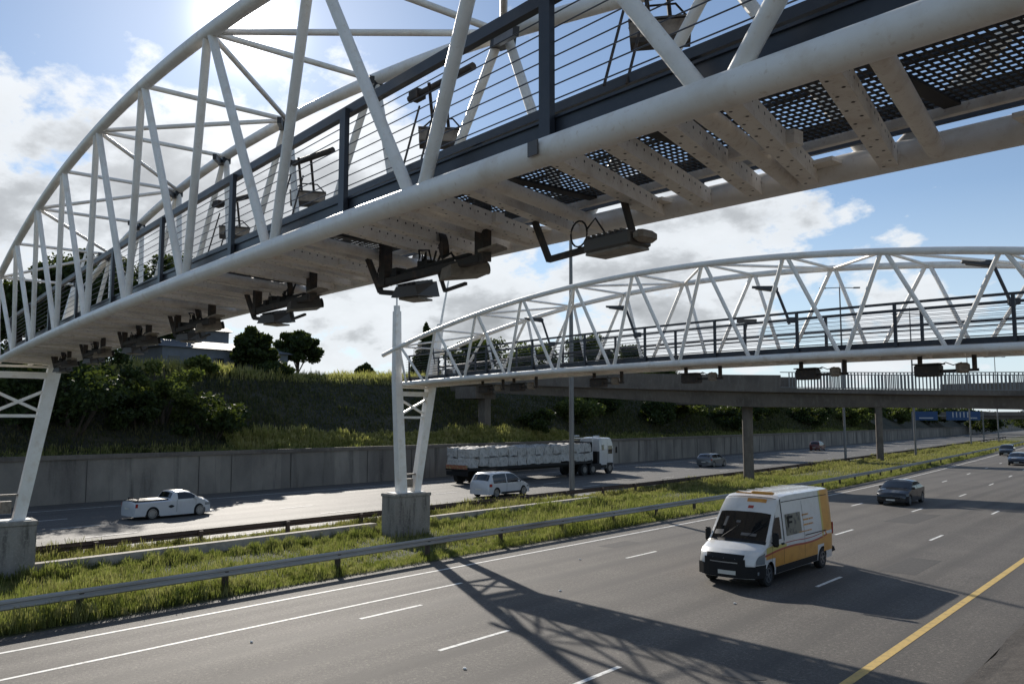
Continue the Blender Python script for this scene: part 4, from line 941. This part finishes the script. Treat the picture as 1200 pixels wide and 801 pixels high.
t, sh = sedan('white five door crossover car beside the truck on the far carriageway', at(-36.5, 41.4), HY, M_pw, 4.35, 1.82, 1.64, 'hatch')
mb = MB()
for y in (-.62, .62): mb.tube([(-1.3, y, 1.64), (-.9, y, 1.69), (.2, y, 1.70), (.6, y, 1.63)], .016, 6)
mb.build('roof_rail', M_trim, t)
for sg in (-1, 1): sh.side(t, 'sill_trim', M_trim, sg, -.95, .95, .23, .36, .012)

# pickup (bakkie)
L, W_, H = 4.45, 1.70, 1.43; h = L/2; t = thing('pickup_car', 'small white pickup with alloy wheels on the far carriageway', 'pickup', at(-41.6, 21.1), HY); t.scale = (.95, .95, .95)
top = [(-h, .62), (-h+.03, .93), (-h+.06, .97), (-.28, 1.0), (-.26, 1.02), (-.06, H-.06), (.02, H-.01), (.55, H), (.86, H-.06), (1.44, 1.03), (1.8, .95), (h-.12, .78), (h-.02, .66), (h, .5)]
sh = Shell(L, W_, top, .20, (-h+.98, h-.80), .31, .95, H, .80, .24, .06); sh.body(t, M_pw); sh.under(t); sh.wheelset(t, rimr=.72)
sh.ontop(t, 'windscreen', M_glass, .90, 1.40, -.86, .86); sh.ontop(t, 'rear_window', M_glass, -.24, -.08, -.8, .8)
mb = MB(); mb.box((-1.22, 0, .99), (1.78, 1.34, .04)); mb.build('load_bed_cover', M_trim, t)
for sg in (-1, 1):
    sh.side(t, 'side_window', M_glass, sg, .12, 1.28, .97, lambda x: max(.98, min(H-.12, sh.zt(x)-.12)))
    sh.side(t, 'door_seam', M_black, sg, .06, .075, .30, .96, .004, 1); sh.side(t, 'door_seam', M_black, sg, 1.18, 1.195, .35, .96, .004, 1)
    sh.side(t, 'air_intake', M_black, sg, -.42, -.06, lambda x: .62-.08*math.sin((x+.42)/.36*3.14), lambda x: .62+.08*math.sin((x+.42)/.36*3.14), .006, 8)
    sh.side(t, 'tail_light', M_tail, sg, -h+.01, -h+.14, .66, .86, .008, 4)
    sh.side(t, 'side_skirt', M_pw, sg, -.85, 1.05, .15, .24, .03)
lamps(sh, t, (.38, .56, .70)); sh.face(t, 'grille', M_trim, 1, -.5, .5, .28, .46, .012); sh.face(t, 'number_plate', M_plate, -1, -.25, .25, .55, .65, .02)
mb = MB(); mb.box((h-.05, 0, .20), (.25, 1.5, .05), 0, .02); mb.build('front_splitter', M_pw, t); mirrors(t, 1.1, W_/2-.05, 1.0, M_pw)
mb = MB(); mb.tube([(-1.95, -.55, .97), (-1.9, -.55, 1.10), (-1.9, .55, 1.10), (-1.95, .55, .97)], .03, 8); mb.build('bed_bar', M_trim, t)

# panel van
L, W_, H = 6.3, 2.0, 2.66; h = L/2
t = thing('panel_van', 'white high-roof panel van with orange and yellow livery on the near lanes', 'van', (-11.75, 26.45, 0), -HY-.01)
top = [(-h, 2.52), (-h+.05, 2.60), (-h+.15, H), (h-2.75, H), (h-2.25, H-.03), (h-2.02, H-.12), (h-1.62, 2.13), (h-.86, 1.30), (h-.82, 1.27), (h-.30, 1.10), (h-.10, .99), (h-.02, .86), (h, .74)]
sh = Shell(L, W_, top, .30, (-h+1.05, h-.98), .34, 1.20, H, .86, .34, .03, .02, .045); sh.body(t, M_pwv); sh.under(t); sh.wheelset(t, .22, .60, M_psil)
sh.ontop(t, 'windscreen', M_glass, h-1.60, h-.90, -.90, .90, .010)
# dark cavity trim round the windscreen and grille
sh.ontop(t, 'wiper_cowl', M_trim, h-.90, h-.80, -.92, .92, .009)
mb = MB(); 
for y in (-.5, .25): mb.beam((h-.93+.02, y, 1.36), (h-1.25, y+.45, 1.74), .02, .015)
mb.build('wiper', M_black, t)
sh.face(t, 'front_bumper', M_trim, 1, -.96, .96, .31, .66, .02); sh.face(t, 'grille', M_trim, 1, -.66, .66, .62, .86, .016); sh.ontop(t, 'grille_top', M_trim, h-.10, h-.015, -.66, .66, .006, 3); 
sh.face(t, 'number_plate', M_plate, 1, -.16, .40, .40, .52, .035)
sh.face(t, 'chrome_strip', M_rim, 1, -.45, .45, .735, .765, .02)
for sg in (-1, 1):
    sh.side(t, 'headlight', M_lamp, sg, h-.46, h-.02, lambda x: .70, lambda x: min(sh.zt(x)-.05, 1.02-.22*(x-(h-.46))), .012, 8)
    mb = MB(); mb.ell(sh.df(h-.16, sg*.80, .86), (.07, .09, .075), 12, 8); mb.build('headlamp_bulb', M_signw, t, True)
    sh.side(t, 'bumper_corner', M_trim, sg, h-.56, h-.005, .30, .68, .014, 8)
    sh.side(t, 'fog_lamp', M_lamp, sg, h-.14, h-.03, .40, .50, .022, 3)
    # livery: orange lower flank, red stripe, yellow sweep, orange tail
    sweep = lambda x: 1.06+.05*math.sin(x*1.1+.6)-.06*max(0, x)/3+.22*max(0, (-x-.4)/2.7)**1.5
    for a, b in ((-h+1.05+.42, h-.98-.42),): sh.side(t, 'orange_panel', M_orange, sg, a, b, .52, lambda x: sweep(x)-.10, .004, 20)
    sh.side(t, 'orange_panel', M_orange, sg, h-.98-.42, h-.60, .80, lambda x: sweep(x)-.10, .004, 8)
    sh.side(t, 'orange_panel', M_orange, sg, -h+.62, -h+1.48, .82, lambda x: sweep(x)-.10, .004, 8)
    sh.side(t, 'red_stripe', M_red, sg, -h+.62, h-.50, lambda x: sweep(x)-.10, lambda x: sweep(x)-.04, .0045, 30)
    sh.side(t, 'yellow_stripe', M_yel, sg, h-2.3, h-.62, lambda x: sweep(x)-.04, lambda x: sweep(x)+.04+.10*max(0, min(1, (x-h+2.3)/1.0)), .0045, 14)
    sh.side(t, 'red_stripe', M_red, sg, -h+.62, h-2.2, lambda x: sweep(x)+.06, lambda x: sweep(x)+.085, .0045, 20)
    sh.side(t, 'orange_panel', M_orange, sg, -h+.02, -h+.92, .55, 2.60, .0048, 10)
    sh.side(t, 'yellow_stripe', M_yel, sg, -h+.92, -h+1.06, lambda x: 1.05, 2.58, .0052, 3)
    sh.side(t, 'sill_trim', M_trim, sg, -h+1.5, h-1.45, .31, .52, .010)
    # windows and shuts
    sh.side(t, 'side_window', M_glass, sg, h-1.95, h-1.18, lambda x: 1.30+.02, lambda x: min(1.98, sh.zt(x)-.16), .008)
    sh.side(t, 'side_window', mat('frosted_window_film', (.20, .19, .15), .4, noise=[(3, (.05, .05, .05), .5, .6, one)]), sg, h-3.55, h-2.35, 1.36, 2.02, .008)
    for x in (h-1.15, h-2.12, h-3.75): sh.side(t, 'door_seam', M_black, sg, x, x+.018, .55, lambda q: min(2.35, sh.zt(q)-.2), .0065, 1)
    sh.side(t, 'sliding_rail', M_trim, sg, -h+.75, h-3.8, 1.23, 1.26, .010)
    sh.side(t, 'roof_gutter', M_trim, sg, -h+.1, h-2.2, 2.40, 2.425, .008)
    mb = MB(); mb.box((h-2.02, sg*(W_/2+.0), 1.16), (.20, .05, .06), 0, .01); mb.build('door_handle', M_trim, t)
    # faded lettering strokes on the flank
    lt = MB()
    for r_, (z, x0_, n_) in enumerate(((1.90, -.55, 7), (1.74, -.60, 9), (1.58, -.60, 8), (1.38, -.2, 12))):
        x = x0_
        for k in range(n_):
            wl = random.uniform(.03, .09); zz = z; p0 = sh.hw(x, zz)+.009
            lt.box((x, sg*p0, zz), (wl, .004, .05 if r_ < 3 else .035)); x -= wl+.035
    lt.build('lettering', M_orange if sg > 0 else M_orange, t)
    big = MB(); p0 = sh.hw(.5, 1.75)+.016
    big.box((.48, sg*p0, 1.92), (.42, .004, .08)); big.box((.60, sg*(p0+.003), 1.74), (.10, .004, .30)); big.box((.42, sg*(p0+.003), 1.76), (.24, .004, .07)); big.build('window_decal', M_trim, t)
    mb = MB(); x = h-1.22; mb.box((x, sg*(W_/2+.13), 1.36), (.12, .20, .42), 0, .05); mb.beam((x-.02, sg*(W_/2-.08), 1.26), (x, sg*(W_/2+.08), 1.28), .05, .05); mb.build('mirror', M_trim, t)
    mb = MB(); mb.box((-h+.01, sg*.93, 1.25), (.04, .09, .4), 0, .01); mb.build('tail_light', M_tail, t)
    sh.side(t, 'roof_seam', M_trim, sg, h-2.16, h-2.10, lambda x: 1.25, lambda x: sh.zt(x)-.08, .0068, 2)
    sh.side(t, 'pillar_trim', M_trim, sg, h-1.66, h-1.20, lambda x: sh.zt(x)-.13, lambda x: sh.zt(x)-.09, .009, 8)
mb = MB(); mb.box((-h-.08, 0, .52), (.18, 1.9, .20), 0, .04); mb.box((-h-.2, .75, .46), (.25, .3, .06)); mb.build('rear_bumper', M_trim, t)
mb = MB(); mb.box((h-2.02, .38, 2.68), (.16, .74, .09), 0, .03); mb.box((h-2.02, -.25, 2.655), (.10, .5, .04)); mb.build('beacon_bar', M_orange, t)
mb = MB()
for k in range(6): mb.box((-h+.7+k*.62, 0, 2.672), (.03, 1.35, .012))
mb.build('roof_rib', M_pwv, t)
dcl = MB(); dcl.box((h-1.83, .05, 2.40), (.02, .5, .06)); 
sh.ontop(t, 'fascia_sticker', M_orange, h-1.98, h-1.88, -.1, .62, .006); sh.ontop(t, 'fascia_sticker', M_red, h-1.78, h-1.70, .02, .22, .006); sh.ontop(t, 'fascia_seam', M_trim, h-2.06, h-2.03, -.92, .92, .006)
for v0, v1, x0, x1 in ((-.84, -.52, h-1.10, h-.98), (.1, .6, h-1.06, h-.99), (-.2, -.05, h-1.36, h-1.30), (-.62, -.52, h-1.45, h-1.2)): sh.ontop(t, 'dashboard_item', mat('dim_cab_item', (.16, .15, .14), .3), x0, x1, v0, v1, .0115)
for y in (-.18, .18): mb = MB(); mb.ell((h-.12, y, .93), (.03, .05, .03), 10, 6); mb.build('badge', M_rim, t)

# truck and trailer
t = thing('articulated_truck', 'white articulated truck pulling a flatbed beside the retaining wall', 'truck', at(-45.3, 46.2), HY)
Lt = 16.4
mb = MB(); mb.box((Lt/2, 0, 1.18), (Lt, 2.45, .22)); mb.box((Lt/2, -.45, .98), (Lt, .12, .3)); mb.box((Lt/2, .45, .98), (Lt, .12, .3)); mb.box((.03, 0, .85), (.08, 2.3, .35)); mb.build('trailer_bed', M_trim, t)
mb = MB(); mb.box((-.02, 0, 1.35), (.06, 2.3, .30)); mb.build('chevron_board', mat('faded_chevron_board', (.30, .10, .06), .6, noise=[(5, (.35, .28, .12), .48, .6, one)]), t)
for x in (Lt, ): mb = MB(); mb.box((x+.0, 0, 2.1), (.10, 2.4, 1.8)); mb.build('headboard', M_trim, t)
for x in (1.4, 2.75, 4.1, 15.2, 16.5, 19.3):
    for sg in (-1, 1):
        mb = MB(); mb.cyl((x, sg*1.02, .52), (0, 1, 0), .52, .42 if x < 18 else .3, 24); w_ = mb.build('wheel', M_tyre, t, True)
        mb = MB(); mb.cyl((x, sg*1.16, .52), (0, 1, 0), .28, .20 if x < 18 else .1, 16); mb.build('rim', M_psil, w_)
mb = MB(); mb.box((17.9, 0, .80), (5.0, .95, .25)); mb.box((17.2, -1.0, .72), (1.3, .5, .55), 0, .05); mb.box((17.2, 1.0, .72), (1.3, .5, .55), 0, .05); mb.build('chassis', M_trim, t)
LC, top = 2.5, [(-1.25, 3.2), (-1.2, 3.35), (-.9, 3.42), (.55, 3.40), (.85, 3.0), (1.05, 2.4), (1.22, 1.75), (1.25, 1.0)]
cabr = thing('x', 'x', 'x'); bpy.data.objects.remove(cabr)
sh = Shell(LC, 2.42, top, .55, (), .5, 2.2, 3.4, .93, .20, .03, .05, .08)
cb = sh.body(t, M_pw, 'cab'); cb.location = (18.95, 0, 0)
for q in (sh.ontop(cb, 'windscreen', M_glass, .87, 1.17, -.88, .88),): pass
for sg in (-1, 1):
    sh.side(cb, 'cab_side_step', M_trim, sg, -1.1, -.2, .56, .85, .012); sh.side(cb, 'side_window', M_glass, sg, -1.0, -.6, 2.2, 2.7); sh.side(cb, 'side_window', M_glass, sg, .05, .82, 1.85, lambda x: min(2.6, sh.zt(x)-.2)); sh.side(cb, 'door_seam', M_black, sg, -.05, -.03, .9, 2.9, .006, 1)
    mb = MB(); mb.box((1.15, sg*1.38, 2.2), (.12, .2, .6), 0, .04); mb.build('mirror', M_trim, cb)
    sh.side(cb, 'wheel_arch', M_trim, sg, -.15, .95, .56, 1.02, .01); sh.side(cb, 'headlight', M_lamp, sg, 1.0, 1.23, .8, .98, .012, 4)
sh.face(cb, 'grille', M_trim, 1, -.8, .8, .7, .98, .012)
mb = MB()
for y in (-1.15, 1.15): mb.tube([(16.5, y, 1.3), (16.5, y, 3.3), (16.7, y, 3.5), (17.6, y, 3.5)], .06, 8)
mb.tube([(16.5, -1.15, 3.3), (16.5, 1.15, 3.3)], .06, 8); mb.build('tarp_frame', M_pw, t, True)
mb = MB(); mb.box((17.55, 0, 1.5), (.3, 2.2, 1.2)); mb.box((16.6, 0, 1.35), (1.6, .8, .5), 0, .1); mb.build('coupling_gear', M_trim, t)
tx, ty, _ = at(-45.3, 46.2)
protos = []
for k in range(4):
    mb = MB(); n = 9; mb.ell((0, 0, 0), (.58, .62, .40), 16, 9, .07)
    vs = []
    for v in mb.v:
        q = [max(-1, min(1, a*1.75/b))*b for a, b in zip(v, (.56, .60, .37))]; vs.append(tuple(c+random.uniform(-.055, .055) for c in q))
    mb.v = vs; protos.append(mb.build('bagged_bale', M_bag, None, True, angle=70)); 
first = [True]*4
BN = 'first second third fourth fifth sixth seventh eighth ninth tenth eleventh twelfth thirteenth fourteenth'.split()
G_bale = 'wrapped bales stacked on the flatbed trailer'
for col in range(14):
    for row in range(2):
        for lay in range(2):
            k = random.randrange(4)
            if first[k]: o = protos[k]; first[k] = False
            else: o = protos[k].copy(); COL.objects.link(o)
            xl = .65+col*1.17; o.location = (tx+(-.60 if row == 0 else .60), ty+xl, 1.29+.39+lay*.76+random.uniform(-.02, .03)); o.rotation_euler = (random.uniform(-.12, .12), random.uniform(-.12, .12), HY+random.uniform(-.12, .12)); o.scale = (random.uniform(.93, 1.04), random.uniform(.93, 1.02), random.uniform(.88, 1.08))
            o['label'] = f'lumpy pale wrapped bale in the {BN[col]} stack from the truck tail, {("far", "near")[row]} side, {("bottom", "top")[lay]} layer'; o['category'] = 'bale'; o['group'] = G_bale
for k, f in enumerate(first):
    if f: bpy.data.objects.remove(protos[k])
print('objects', len(bpy.data.objects))
